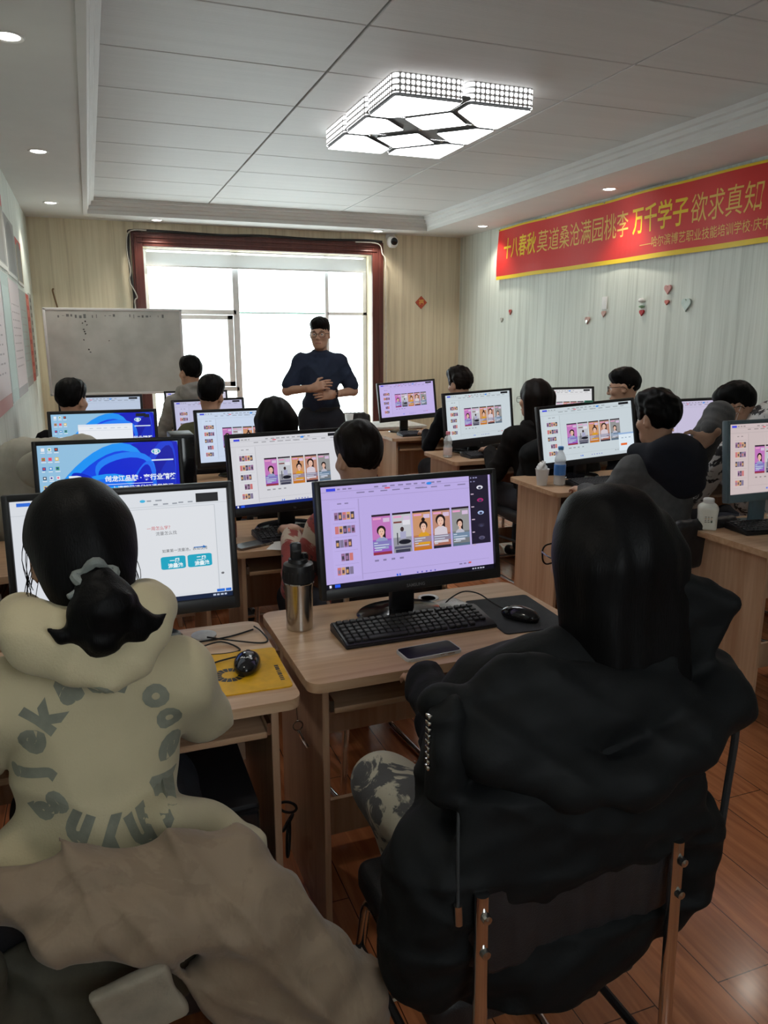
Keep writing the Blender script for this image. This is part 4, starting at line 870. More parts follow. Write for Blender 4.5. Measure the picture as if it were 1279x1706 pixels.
bottle('clear water bottle with a blue label and blue cap', 2.395, 3.60, [(0, .003), (.026, 0), (.032, .006), (.032, .04), (.030, .046), (.032, .052), (.032, .12), (.029, .128), (.032, .136), (.030, .155), (.020, .178), (.0125, .19), (.0125, .205)], CLEAR_PL, mat('blue_cap', (.08, .3, .75), .4), [(.0155, .198), (.0155, .214), (.013, .217), (0, .217)], ([(.0325, .058), (.0328, .06), (.0328, .116), (.0325, .118)], LABEL_B), ([(0, .006), (.029, .006), (.029, .14), (0, .14)], WATER))
bottle('small clear bottle with a pink cap on the third row desk', 2.245, 4.735, [(0, .003), (.024, 0), (.030, .006), (.030, .075), (.026, .088), (.0295, .10), (.0295, .118), (.020, .142), (.0125, .152), (.0125, .162)], CLEAR_PL, mat('pink_cap', (.75, .25, .32), .4), [(.0155, .158), (.0155, .176), (.013, .179), (0, .179)], ([(.0303, .02), (.0306, .022), (.0306, .07), (.0303, .072)], mat('pale_pink_label', (.75, .62, .60), .5)), ([(0, .006), (.027, .006), (.027, .085), (0, .085)], WATER))
bottle('glass bottle of orange and red drink behind the big screen with cyan buttons', .475, 3.075, [(0, .003), (.030, 0), (.034, .006), (.034, .10), (.032, .135), (.022, .155), (.019, .16), (.019, .178)], mat('amber_drink', (.40, .13, .03), .12, var=.3, scale=14), CLEAR_PL, [(.022, .172), (.022, .20), (.019, .204), (0, .204)], ([(.0345, .004), (.0347, .006), (.0347, .06), (.0345, .062)], mat('red_drink', (.22, .02, .02), .15)))
# milk bottle: squarish white plastic
t = thing('bottle', 'white plastic milk bottle with a printed front at the right edge', 'bottle', (2.425, 2.515, .7502), -.6)
f = Field(); f.B((0, 0, .048), (.022, .016, .040), .016); f.E((0, 0, .092), (.030, .024, .022), k=.03); f.C((0, 0, .10), (0, 0, .118), .019, .018, k=.012); f.cut((0, 0, .0), (0, 0, -1)); sdf_obj('body', f, .003, mat('milky_plastic', (.84, .84, .76), .35, var=.03), t)
obj('cap', lathe(NB(), [(.022, .112), (.023, .114), (.023, .130), (.020, .134), (0, .134)], n=24), PAPER, t)
p = Paint(.05, .06); r_ = random.Random(2)
for i in range(6): p.dashes(.2, .15 + .12 * i, 3, .18, .05, lin(110, 104, 92) if i != 3 else lin(190, 150, 110), .3, r_)
p.ell(.75, .75, .08, .07, lin(70, 90, 70)); V = np.array(p.V); V[:, 1] -= .0325; V[:, 2] += .052; np_obj('printed_front', V, p.F, PRINT_M, t, False, p.C)
def sheet(name, label, x, y, rz, w, h, z=.7502, m=None, th=.0012): return tag(obj(name, box(NB(), (0, 0, th / 2), (w, h, th)), m or PAPER, None, False, (x, y, z), rz), label, 'paper')
sheet('sheet_of_paper', 'white sheet of paper over the front edge of the second row desk', .685, 2.90, -.5, .13, .19)
t = thing('notebook', 'open white notebook held beside the long haired woman', 'notebook', (2.66, 4.60, .7502), .5); obj('cover', box(NB(), (0, 0, .002), (.22, .15, .004)), BLACK_PL, t); obj('page_block', box(NB(), (-.053, 0, .008), (.1, .14, .008), .003, Matrix.Rotation(.06, 3, 'Y')), PAPER, t); obj('page_block', box(NB(), (.053, 0, .008), (.1, .14, .008), .003, Matrix.Rotation(-.06, 3, 'Y')), PAPER, t)
t = thing('notebook', 'dark closed notebook beside the keyboard on the desk with the pink capped bottle', 'notebook', (2.50, 4.80, .7502), .1); obj('cover', box(NB(), (0, 0, .009), (.2, .13, .018), .004), BLACK_PL, t); obj('page_block', box(NB(), (.002, -.003, .009), (.196, .127, .012)), PAPER, t)
tag(obj('plastic_pouch', box(NB(), (0, 0, .003), (.20, .13, .006), .002), CLEAR_PL, None, True, (.93, 1.985, .7502), .25), 'flat clear plastic pouch on the monitor base in the foreground', 'pouch')
# cables on the front desks
cable('mouse_cable', 'black cable looping from the foreground mouse to the desk grommet', [(1.095, 1.88, .765), (1.075, 1.94, .775), (1.06, 2.0, .785), (1.03, 2.04, .782), (.99, 2.045, .765), (.96, 2.03, .7535), (.945, 2.03, .7535)], .0022, RUBBER)
cable('mouse_cable', 'black cable looping across the yellow pad desk', [(.30, 1.83, .765), (.255, 1.835, .7575), (.19, 1.82, .7555), (.10, 1.85, .753)], .0022, RUBBER)
cable('cable', 'loose black cable coiled beside the yellow mouse pad', [(.37, 2.03, .7525), (.30, 2.0, .7525), (.22, 1.99, .7525), (.16, 1.98, .7525), (.20, 1.94, .7565), (.27, 1.96, .7565), (.31, 1.90, .7525), (.27, 1.885, .7525), (.20, 1.90, .7525)], .0022, RUBBER)
cable('cable', 'thin black loop of cable at the back corner of the yellow pad desk', [(.24, 2.005, .757), (.31, 1.95, .757), (.37, 1.925, .7525), (.392, 1.94, .7525), (.385, 2.0, .757), (.375, 2.04, .757)], .0022, RUBBER)
tag(obj('cable_cover', lathe(NB(), [(0, 0), (.034, 0), (.034, .004), (.02, .007), (0, .007)], n=24), mat('pale_grey_plastic', (.45, .45, .45), .4), None, True, (.235, 2.035, .7502)), 'pale round disc by the loose cables on the left front desk', 'disc')
# under the desks
t = thing('computer_tower', 'black computer tower standing under the desk with the yellow pad', 'computer', (.195, 1.74, 0))
f = box(NB(), (0, .02, .27), (.18, .40, .50), .012); obj('case', f, BLACK_PL, t); obj('front_panel', box(NB(), (0, -.185, .27), (.172, .02, .48), .008), BLACK_GL, t)
b = NB(); box(b, (0, -.197, .40), (.13, .004, .03), .001); obj('drive_bay', b, KEY_PL, t); obj('power_button', cyl(NB(), (.05, -.194, .32), (.05, -.201, .32), .008), STEEL, t); b = NB(); [box(b, (x, y, .01), (.03, .03, .02)) for x in (-.07, .07) for y in (-.14, .18)]; obj('foot', b, RUBBER, t)
t = thing('computer_tower', 'slim black box standing behind the right edge of the nearer blue desktop monitor', 'computer', (.325, 3.245, .7502))
obj('case', box(NB(), (0, 0, .21), (.095, .165, .42), .006), BLACK_PL, t); obj('front_panel', box(NB(), (0, -.085, .21), (.085, .008, .40), .003), BLACK_GL, t)
tag(obj('sticky_tab', box(NB(), (0, 0, 0), (.055, .012, .012), .003), mat('green_tab', (.10, .42, .30), .5), None, True, (2.64, 3.715, 1.197)), 'small green tab on top of the monitor behind the water bottle', 'tab')
t = thing('key_ring', 'small steel key and ring hanging from the foreground desk', 'keys', (.40, 1.655, .62)); 
obj('wire', tube(NB(), [(0, .02, .115), (0, .0, .03)], .001, 6), STEEL, t); obj('ring', tube(NB(), [(.012 * math.sin(a), 0, .02 + .012 * math.cos(a)) for a in np.linspace(0, 2 * PI, 20)[:-1]], .0018, 6, closed=True), CHROME, t); obj('key', box(NB(), (.012, 0, -.018), (.008, .002, .055), .001, Matrix.Rotation(-.45, 3, 'Y')), CHROME, t)
b = NB(); 
for k in range(3): tube(b, [(.43 + .018 * math.cos(a), 1.93 + .055 * math.cos(a + k), .14 + .05 * k + .045 * math.sin(a)) for a in np.linspace(0, 2 * PI, 24)[:-1]], .004, 6, closed=True)
tag(obj('cable_coil', b, RUBBER), 'coil of black cable hanging low between the two front desks', 'cable')

# ------------------------------------------------------------------ chairs
def make_chair(label, loc, rz):
    t = thing('office_chair', label, 'chair', loc, rz, 'black chairs with chrome tube legs')
    f = Field(); f.B((0, .05, .435), (.185, .18, .012), .024, k=.01); f.E((0, .05, .46), (.17, .17, .02), k=.03); sdf_obj('seat', f, .008, VINYL, t)
    f = Field()
    for i in range(9):
        x = -.18 + .045 * i; e = abs(x) > .16; f.C((x, -.205 + .4 * (x * x), .62 if e else .60), (x, -.222 + .4 * (x * x), .745 if e else .765), .032, .030, k=.02)
    sdf_obj('backrest', f, .008, VINYL, t)
    for s in (-1, 1):
        obj('chrome_leg', tube(NB(), round_path([(s * .178, -.248, .755), (s * .178, -.255, .50), (s * .20, -.25, .03), (s * .20, -.10, .013), (s * .205, .22, .013), (s * .205, .25, .20), (s * .20, .20, .415), (s * .19, -.10, .415)], .05), .0115, 12), CHROME, t)
        obj('side_rail', tube(NB(), [(s * .20, -.235, .30), (s * .207, .235, .27)], .009, 8), BLACK_PL, t)
    for s in (-1, 1):
        for z in (.725, .665): obj('screw', lathe(NB(), [(0, .020), (.007, .019), (.008, .010)], (s * .178, -.250, z), 10, M=Matrix.Rotation(PI / 2, 3, 'X')), STEEL, t)
    obj('cross_bar', tube(NB(), [(-.2, .235, .10), (.2, .235, .10)], .009), CHROME, t); return t
ch0 = make_chair('black chair under the beige draped coat in the foreground, legs of chrome tube', (-.04, 1.30, 0), 0)
def chair(label, x, y, rz): return dup(ch0, (x, y, 0), rz, label)

# ------------------------------------------------------------------ people
V3 = lambda *a: np.array(a, float)
def hand(f, w, d, n, lat, curl=.35, k=.008, spread=.0):
    d = d / np.linalg.norm(d); n = n - d * (n @ d); n = n / np.linalg.norm(n); l = np.cross(d, n); l = l if l @ lat > 0 else -l
    f.B(w + d * .045, (.026, .034, .004), .011, np.stack([l, d, n], 1), k=.012); f.C(w - d * .03, w + d * .02, .026, .024, k=.02)
    for i, L in enumerate((.070, .078, .072, .056)):
        b = w + d * (.086 - .004 * abs(i - 1)) + l * (.030 - .0195 * i); a = 0; dd = d + l * (.05 - .04 * i) * (1 + spread); r = .0088 - .0006 * (i == 3)
        for j, fr in enumerate((.46, .30, .24)):
            a += curl * (.6, 1.1, .8)[j]; q = b + (dd * math.cos(a) + n * math.sin(a)) * L * fr; f.C(b, q, r, r * .92, k=.004); b = q; r *= .92
    b = w + d * .028 + l * .030; t1 = d * .55 + l * .75 + n * .3; t1 /= np.linalg.norm(t1); q = b + t1 * .042; f.C(b - l * .01, q, .0125, .0105, k=.012); t2 = d * .9 + l * .25 + n * .45; t2 /= np.linalg.norm(t2); f.C(q, q + t2 * .032, .0105, .0085, k=.004)
def head_sdf(f, H, R, wd=1.0):
    P = lambda x, y, z: H + R @ V3(x, y, z)
    f.E(P(0, -.012, .035), (.074, .094, .087), R, k=.03).E(P(0, .028, -.035), (.059 * wd, .062, .078), R, k=.04).E(P(0, .055, -.085), (.038 * wd, .032, .03), R, k=.03)
    f.C(P(-.03, .078, .022), P(.03, .078, .022), .010, .010, k=.02)
    for s in (-1, 1):
        f.E(P(s * .042, .062, -.02), (.02, .022, .018), R, k=.02); f.E(P(s * .031, .092, .002), (.015, .012, .009), R, k=.012, op='s')
        f.E(P(s * .075, -.008, -.006), (.009, .020, .031), R @ rotm(s * -.35, 0, 0), k=.008); f.E(P(s * .082, -.004, -.004), (.005, .010, .016), R @ rotm(s * -.35), k=.006, op='s'); f.E(P(s * .010, .100, -.031), (.008, .009, .007), R, k=.006)
    f.C(P(0, .090, .010), P(0, .108, -.027), .007, .011, k=.012)
    f.C(P(-.018, .088, -.060), P(.018, .088, -.060), .006, k=.008).C(P(-.014, .086, -.070), P(.014, .086, -.070), .0065, k=.008); f.C(P(-.02, .098, -.065), P(.02, .098, -.065), .0022, k=.003, op='s')
def hair_sdf(style, H, R):
    f = Field(); P = lambda x, y, z: H + R @ V3(x, y, z)
    if style in ('short', 'crop'):
        t = 0 if style == 'short' else -.004
        f.E(P(0, -.016, .040), (.080 + t, .101 + t, .093 + t), R).E(P(0, .015, .085), (.070, .082, .048), R, k=.04)
        f.E(P(0, .118, -.055), (.085, .085, .105), R, k=.015, op='s'); f.E(P(0, -.02, -.168), (.12, .16, .10), R, k=.025, op='s')
        for s in (-1, 1): f.E(P(s * .088, .035, -.055), (.03, .055, .06), R, k=.015, op='s'); f.E(P(s * .088, .005, -.012), (.022, .040, .040), R, k=.01, op='s')
        f.disp.append(folds(11, .0028, 90, 5))
    if style == 'tousled':
        f.E(P(0, -.014, .042), (.088, .108, .098), R).E(P(0, .03, .10), (.075, .085, .045), R, k=.04).E(P(.03, .07, .09), (.05, .05, .04), R, k=.03)
        f.E(P(0, .125, -.055), (.085, .085, .105), R, k=.015, op='s'); f.E(P(0, -.02, -.172), (.12, .16, .10), R, k=.025, op='s')
        for s in (-1, 1): f.E(P(s * .088, .035, -.055), (.03, .055, .06), R, k=.015, op='s'); f.E(P(s * .088, .005, -.012), (.022, .040, .040), R, k=.01, op='s')
        f.disp.append(folds(5, .005, 75, 6))
    if style in ('bob', 'long', 'straight'):
        f.E(P(0, -.014, .038), (.090, .110, .098), R)
        zb = {'bob': -.16, 'long': -.30, 'straight': -.245}[style]; wd = .055 if style != 'straight' else .064
        f.B(P(0, -.055, (zb + .02) / 2), (wd, .022, abs(zb) / 2 - .0), .036, R, k=.05)
        for s in (-1, 1): f.C(P(s * .070, -.005, .02), P(s * (.074 if style != 'straight' else .082), -.01, zb + .03), .026, .022, k=.03)
        f.E(P(0, .135, -.05), (.072, .085, .115), R, k=.015, op='s'); f.E(P(0, .06, -.2), (.055, .075, .14), R, k=.02, op='s')
        f.disp.append(folds(7, .0035, 60, 4, (1, 1, .12)))
    if style == 'ponytail':
        f.E(P(0, -.016, .036), (.090, .112, .100), R).E(P(.0, -.075, -.035), (.068, .055, .068), R, k=.05)
        f.E(P(0, .130, -.055), (.080, .085, .115), R, k=.015, op='s')
        for s in (-1, 1): f.E(P(s * .092, .035, -.06), (.035, .052, .062), R, k=.015, op='s'); f.E(P(s * .092, -.002, -.022), (.028, .036, .042), R, k=.01, op='s')
        f.disp.append(folds(7, .0025, 55, 4, (1, 1, .4)))
    return f
def person(label, head, rz=0, lean=.15, side=0, hy=0, hp=0, hr=0, stand=False, hair='short', hair_m=None, top_m=None, leg_m=None, shoe_m=None, style='sweater', arms=None, res=.008, glasses=False, shx=.158, wide=1.0, nk=.165,
           knees=None, extra=None, puff=.0, h_top=.009, mask=False):
    """a figure whose head centre is at `head`; +Y is the way the body faces before rz"""
    pz = .92 if stand else .545; S = V3(math.sin(side), math.sin(lean), math.cos(lean)); S /= np.linalg.norm(S)
    ls = (head[2] - nk - pz) / S[2]; Pv = V3(0, 0, pz); N = Pv + S * ls; Hc = N + V3(0, .022 + .05 * math.sin(lean), nk)
    ca, sa = math.cos(rz), math.sin(rz); lx, ly = Hc[0] * ca - Hc[1] * sa, Hc[0] * sa + Hc[1] * ca
    R = rotm(hy, hp, hr); T = thing('person', label, 'person', (head[0] - lx, head[1] - ly, 0), rz)
    SR = np.stack([V3(1, 0, 0), np.cross(S, V3(1, 0, 0)), S], 1)
    sp = lambda x, y, z: Pv + SR @ V3(x, y, z)
    sh = [sp(s * shx, -.005, ls - .070) for s in (-1, 1)]
    if arms is None: arms = [(sh[i] + V3(s * .075, .10, -.235), V3(sh[i][0], sh[i][1] + .33, .802), V3(-s * .15, 1, -.10), V3(0, 0, -1)) for i, s in enumerate((-1, 1))]
    hips = [V3(s * .09, .02, pz - .02) for s in (-1, 1)]
    if stand: kn = [V3(s * .10, .03, .49) for s in (-1, 1)]; an = [V3(s * .11, -.01, .09) for s in (-1, 1)]
    else: kn = [V3(s * .13, .43, .515) for s in (-1, 1)]; an = [V3(s * .13, .42, .09) for s in (-1, 1)]
    if knees: kn = [V3(*k[0]) for k in knees]; an = [V3(*k[1]) for k in knees]
    f = Field(); head_sdf(f, Hc, R, wide)
    f.C(N - S * .04, Hc + R @ V3(0, -.018, -.05), .052, .050, k=.03)
    f.E(sp(0, .01, ls - .19), (shx * .85, .088, .18), SR, k=.03).E(sp(0, .0, .10), (.130, .09, .14), SR, k=.03).C(sh[0], sh[1], .046, .046, k=.03)
    for i, s in enumerate((-1, 1)):
        el, wr, hd, hn = arms[i]; f.C(sh[i], el, .047, .038, k=.03).C(el, wr, .038, .027, k=.02); hand(f, wr + (wr - el) / np.linalg.norm(wr - el) * .02, hd, hn, V3(-s, 0, 0) if abs(hd[0]) < .6 else V3(0, 0, 1))
        f.C(hips[i], kn[i], .078, .054, k=.05).C(kn[i], an[i], .052, .036, k=.02).C(an[i], an[i] + V3(0, .13, -.055), .034, .028, k=.02)
    sdf_obj('body', f, res, SKIN, T)
    hm = hair_m or HAIR
    hf = hair_sdf(hair, Hc, R); ho = sdf_obj('hair', hf, min(res, .006), hm, T)
    b = NB(); P = lambda x, y, z: Vector(Hc + R @ V3(x, y, z))
    for s in (-1, 1):
        Mh = Matrix.Translation(P(s * .031, .0765, .002)); bmesh.ops.create_uvsphere(b, u_segments=12, v_segments=8, radius=.0115, matrix=Mh)
    nf = len(b.faces)
    for s in (-1, 1): bmesh.ops.create_uvsphere(b, u_segments=10, v_segments=6, radius=.0062, matrix=Matrix.Translation(P(s * .031, .0832, .002)))
    b.faces.ensure_lookup_table()
    for i in range(nf, len(b.faces)): b.faces[i].material_index = 1
    obj('eyes', b, [EYE_W, EYE_D], T)
    b = NB()
    for s in (-1, 1): tube(b, [P(s * .014, .090, .024), P(s * .03, .089, .029), P(s * .048, .078, .023)], [.002, .0032, .0016], 6)
    obj('eyebrows', b, hm, T); obj('lips', tube(NB(), smooth_path([P(-.022, .090, -.0655), P(-.008, .0965, -.0625), P(.008, .0965, -.0625), P(.022, .090, -.0655)], 4), .0038, 6), LIP, T)
    if glasses:
        b = NB()
        for s in (-1, 1):
            tube(b, [P(s * .034 + x, .104 - abs(s * .034 + x) * .12, .002 + y) for x, y in rrect(.050, .036, .013, 4)], .0016, 6, closed=True); tube(b, smooth_path([P(s * .060, .096, .010), P(s * .078, .05, .010), P(s * .083, -.01, .008), P(s * .080, -.03, -.012)], 4), .0016, 6)
        tube(b, [P(-.010, .103, .006), P(0, .106, .008), P(.010, .103, .006)], .0016, 6); obj('glasses', b, BLACK_GL, T)
    if mask:
        f = Field(); f.E(Hc + R @ V3(0, .048, -.055), (.064, .066, .055), R); f.E(Hc + R @ V3(0, .02, -.055), (.060, .072, .050), R, k=.004, op='s'); f.cut(Hc + R @ V3(0, .03, 0), R @ V3(0, -1, 0)); sdf_obj('face_mask', f, .0045, mat('pale_blue_mask', (.45, .56, .72), .8), T)
        for s in (-1, 1): obj('mask_strap', tube(NB(), smooth_path([P(s * .062, .05, -.04), P(s * .078, .0, -.015), P(s * .083, -.02, .01), P(s * .07, .04, -.075)], 4), .0012, 5), PAPER, T)
    # clothing
    tm = top_m or DARK_CLOTH; f = Field(); pf = puff; sl_short = style == 'tee'
    f.E(sp(0, .008, ls - .19), (shx * .98 + pf, .108 + pf, .20), SR, k=.03).E(sp(0, .0, .09), (shx * .96 + pf, .120 + pf, .15), SR, k=.04).C(sh[0], sh[1], .058 + pf * .6, k=.03)
    f.C(N - S * .05, N - S * .012, .080, .066, k=.04)
    for i in (0, 1): f.C(N - S * .028 + (sh[i] - N) * .22, sh[i] + S * .006, .052 + pf * .4, .050 + pf * .5, k=.03)
    for i in (0, 1):
        el, wr = arms[i][0], arms[i][1]
        if sl_short: f.C(sh[i], sh[i] + (el - sh[i]) * .80, .060, .062, k=.03)
        else:
            d = (wr - el); d = d / np.linalg.norm(d); f.C(sh[i], el, .058 + pf * .7, .050 + pf * .7, k=.03).C(el, wr - d * .01, .050 + pf * .7, .038 + pf * .5, k=.02); f.cut(wr + d * .028, d) if False else None
    ang = np.linspace(0, 2 * PI, 13)
    collar = lambda r, z, rr, dy=0: f.path([N + S * z + SR @ V3(r * math.cos(a), dy + r * math.sin(a), 0) for a in ang], rr, k=.015)
    if style == 'sweater': collar(.062, .0, .014)
    if style == 'tee': collar(.068, -.012, .010, .01)
    if style == 'jacket': collar(.066, .012, .022)
    if style == 'hood':
        collar(.078, .030, .034, -.005); f.E(N + SR @ V3(0, -.100, .005), (.120, .055, .085), SR, k=.03); f.C(N + SR @ V3(-.10, -.02, .02), N + SR @ V3(.10, -.02, .02), .034, k=.03); f.E(N + SR @ V3(0, -.150, .03), (.065, .030, .03), SR, k=.02, op='s')
    f.disp.append(folds(int(abs(head[0]) * 97 + head[1] * 31), .0035 + pf * .05, 16, 6)); f.disp.append(creases(int(head[1] * 77), .007, 22, (.5, .2, .8), 2))
    ctx = dict(f=f, T=T, N=N, S=S, SR=SR, sp=sp, ls=ls, Hc=Hc, R=R, sh=sh, P=P, kn=kn, hm=hm)
    if extra: extra(ctx, 'pre')
    to = sdf_obj('hoodie' if style == 'hood' else ('jacket' if style == 'jacket' else 'sweater' if style == 'sweater' else 't_shirt'), f, h_top, tm, T); ctx['top'] = to
    f = Field(); f.E(V3(0, .0, pz - .01), (.168, .135, .12), k=.05)
    for i in (0, 1): f.C(hips[i], kn[i], .098, .073, k=.06).C(kn[i], an[i] + V3(0, 0, .02), .071, .056, k=.03)
    f.disp.append(folds(int(head[1] * 53) + 2, .005, 18, 5)); sdf_obj('trousers', f, h_top, leg_m or DENIM, T)
    for i in (0, 1):
        f = Field(); f.C(an[i] + V3(0, -.03, -.045), an[i] + V3(0, .15, -.055), .043, .036, k=.03).C(an[i] + V3(0, 0, -.03), an[i] + V3(0, 0, .012), .044, .042, k=.03); f.cut((0, 0, .002), (0, 0, -1)); sdf_obj('shoe', f, .007, shoe_m or RUBBER, T)
    if extra: extra(ctx, 'post')
    return T, ctx

CREAM = mat('cream_fleece', (.50, .425, .275), .92, var=.06, scale=8, bump=.18, bscale=240, sheen=.1)
BLACK_PUFF = mat('black_puffer_nylon', (.0042, .0048, .0052), .72, var=.15, scale=20, bump=.22, bscale=70, spec=.22)
SPLAT = blotch('splattered_trousers', (.56, .52, .42), (.10, .10, .105), 10, .455, .85, .3)
BEIGE = blotch('beige_coat_cloth', (.205, .145, .095), (.18, .125, .08), 7, .5, .8, .25)
NAVY = mat('navy_knit', (.016, .026, .055), .85, var=.12, bump=.15, bscale=250)
GREY_CL = mat('grey_jersey', (.30, .29, .27), .9, var=.1, bump=.15, bscale=220); GREY_DK = mat('charcoal_cloth', (.085, .085, .088), .85, var=.15, bump=.2, bscale=180)
BROWN_DK = mat('dark_brown_cloth', (.012, .0105, .010), .9, spec=.15, var=.2, bump=.2, bscale=180); OLIVE = mat('olive_cloth', (.075, .075, .035), .85, var=.15, bump=.2, bscale=180)
RED_PRINT = blotch('red_and_cream_print', (.30, .05, .045), (.55, .45, .36), 9, .42, .85, .2, (.03, .025, .03)); CAMO = blotch('black_and_white_pattern', (.66, .66, .66), (.03, .03, .035), 17, .43, .7, .15)

# woman in the cream hoodie -------------------------------------------------
def hoodie_extra(c, ph):
    o = V3(*c['T'].location)
    if ph == 'pre':
        f = c['f']; N, SR = c['N'], c['SR']; q = lambda x, y, z: N + SR @ V3(x, y, z)
        f.path([q(.080, .07, .035), q(.103, .0, .075), q(.085, -.075, .075), q(.0, -.115, .05), q(-.085, -.075, .075), q(-.103, .0, .075), q(-.080, .07, .035)], [.024, .034, .036, .036, .036, .034, .024], k=.02)
        f.path([q(-.115, -.04, .075), q(-.078, -.105, .042), q(-.02, -.138, .008), q(.030, -.150, -.018)], [.028, .028, .024, .012], k=.03); f.path([q(.115, -.04, .075), q(.095, -.105, .042), q(.062, -.136, .008), q(.030, -.150, -.018)], [.028, .028, .024, .012], k=.03)
        f.E(q(0, -.100, .04), (.095, .032, .055), SR, k=.03)
        f.E(V3(.0, -.03, .64), (.180, .135, .13), k=.05); f.E(V3(-.13, -.03, .62), (.10, .12, .13), k=.05)
        f.path([V3(.10, -.09, .76), V3(.165, -.04, .68), V3(.225, -.01, .60)], [.04, .045, .055], k=.05)
    else:
        # ring of faded letters printed across the back, laid on the cloth
        from mathutils.bvhtree import BVHTree
        me = c['top'].data; bv = BVHTree.FromPolygons([v.co.copy() for v in me.vertices], [tuple(p.vertices) for p in me.polygons]); V = []; F = []
        cx, cz = -.028 - o[0], .880
        for i, ch in enumerate('ekaorooevnyhgj'):
            a = math.radians(166 - i * 360 / 14); Vt, Ft = text2d(ch, .075, .0045); mx = (max(v[0] for v in Vt) + min(v[0] for v in Vt)) / 2; my = (max(v[1] for v in Vt) + min(v[1] for v in Vt)) / 2
            bmt = NB(); vs = [bmt.verts.new((x - mx, y - my, 0)) for x, y in Vt]
            for q in Ft:
                try: bmt.faces.new([vs[k] for k in q])
                except ValueError: pass
            bmesh.ops.triangulate(bmt, faces=bmt.faces[:])
            for _ in range(2): bmesh.ops.subdivide_edges(bmt, edges=[e for e in bmt.edges if e.calc_length() > .008], cuts=1)
            bmesh.ops.triangulate(bmt, faces=bmt.faces[:]); bmt.verts.index_update(); r = a - PI / 2; base = len(V); ok = True; W_ = []
            for v in bmt.verts:
                x, z = v.co.x * math.cos(r) - v.co.y * math.sin(r) + cx + .112 * math.cos(a), v.co.x * math.sin(r) + v.co.y * math.cos(r) + cz + .120 * math.sin(a)
                h = bv.ray_cast(Vector((x, -1, z)), Vector((0, 1, 0)))
                W_.append((x, h[0].y - .0016, z) if h[0] else None)
            for fc in bmt.faces:
                I = [v.index for v in fc.verts]
                if all(W_[k] for k in I): F.append([base + k for k in I])
            V += [w or (0, 0, .8) for w in W_]; bmt.free()
        np_obj('letter_print', V, F, mat('faded_grey_print', (.215, .215, .17), .9, var=.16, scale=30), c['top'], False)
        P = c['P']; hm = c['hm']                          # ponytail, its tie, loose strands
        f = Field(); f.path([P(.0, -.105, -.022), P(.001, -.136, -.030), P(.006, -.150, -.068), P(.008, -.148, -.105)], [.030, .020, .048, .036], k=.02); f.path([P(.02, -.145, -.07), P(.05, -.150, -.10), P(.075, -.152, -.108), P(.098, -.15, -.098)], [.03, .026, .010, .003], k=.012); f.path([P(.0, -.145, -.075), P(-.035, -.15, -.10), P(-.060, -.152, -.106), P(-.080, -.15, -.088)], [.03, .018, .008, .003], k=.012)
        f.path([P(.03, -.15, -.08), P(.05, -.156, -.115), P(.058, -.156, -.13)], [.03, .016, .004], k=.012); f.path([P(-.01, -.15, -.08), P(-.012, -.156, -.12), P(-.02, -.156, -.135)], [.035, .026, .006], k=.015); f.disp.append(folds(2, .003, 70, 4, (1, 1, .2))); sdf_obj('ponytail', f, .004, hm, c['T'])
        b = NB(); sm = [P(.027 * math.cos(t) * (1 + .15 * math.sin(5 * t)), -.140 + .008 * math.sin(3 * t), -.024 + .020 * math.sin(t) * (1 + .3 * math.cos(4 * t))) for t in np.linspace(0, 2 * PI, 40)[:-1]]; tube(b, sm, .0085, 8, closed=True); tube(b, smooth_path([P(-.015, -.140, -.030), P(-.036, -.148, -.042), P(-.046, -.150, -.046)], 4), [.005] * 8 + [.003], 7); obj('scrunchie', b, mat('grey_scrunchie', (.17, .185, .175), .8, bump=.4, bscale=120), c['T'])
        r = random.Random(9)
        for s in (-1, 1):
          b = NB()
          for i in range(13):
            x0 = s * r.uniform(.07, .088); z0 = r.uniform(-.06, .03); y0 = r.uniform(-.03, .05); tube(b, smooth_path([P(x0, y0, z0 + .03), P(x0 + s * r.uniform(.004, .016), y0, z0 - .02), P(x0 + s * r.uniform(0, .012), y0 - .01, z0 - .06 - r.uniform(0, .03))], 4), .0006, 4, cap=False)
          obj('loose_strands', b, hm, c['T'])
person('woman in a cream hoodie with a ring of faded letters, black ponytail and grey scrunchie', (-.04, 1.385, 1.182), 0, .15, 0, .16, -.16, 0, hair='ponytail', top_m=CREAM, style='x', extra=hoodie_extra, res=.008, h_top=.006, puff=.004, shx=.138,
       arms=[(V3(-.235, .14, .80), V3(-.14, .36, .805), V3(.3, 1, 0), V3(0, 0, -1)), (V3(.190, .155, .825), V3(.15, .37, .805), V3(-.3, 1, 0), V3(0, 0, -1))])

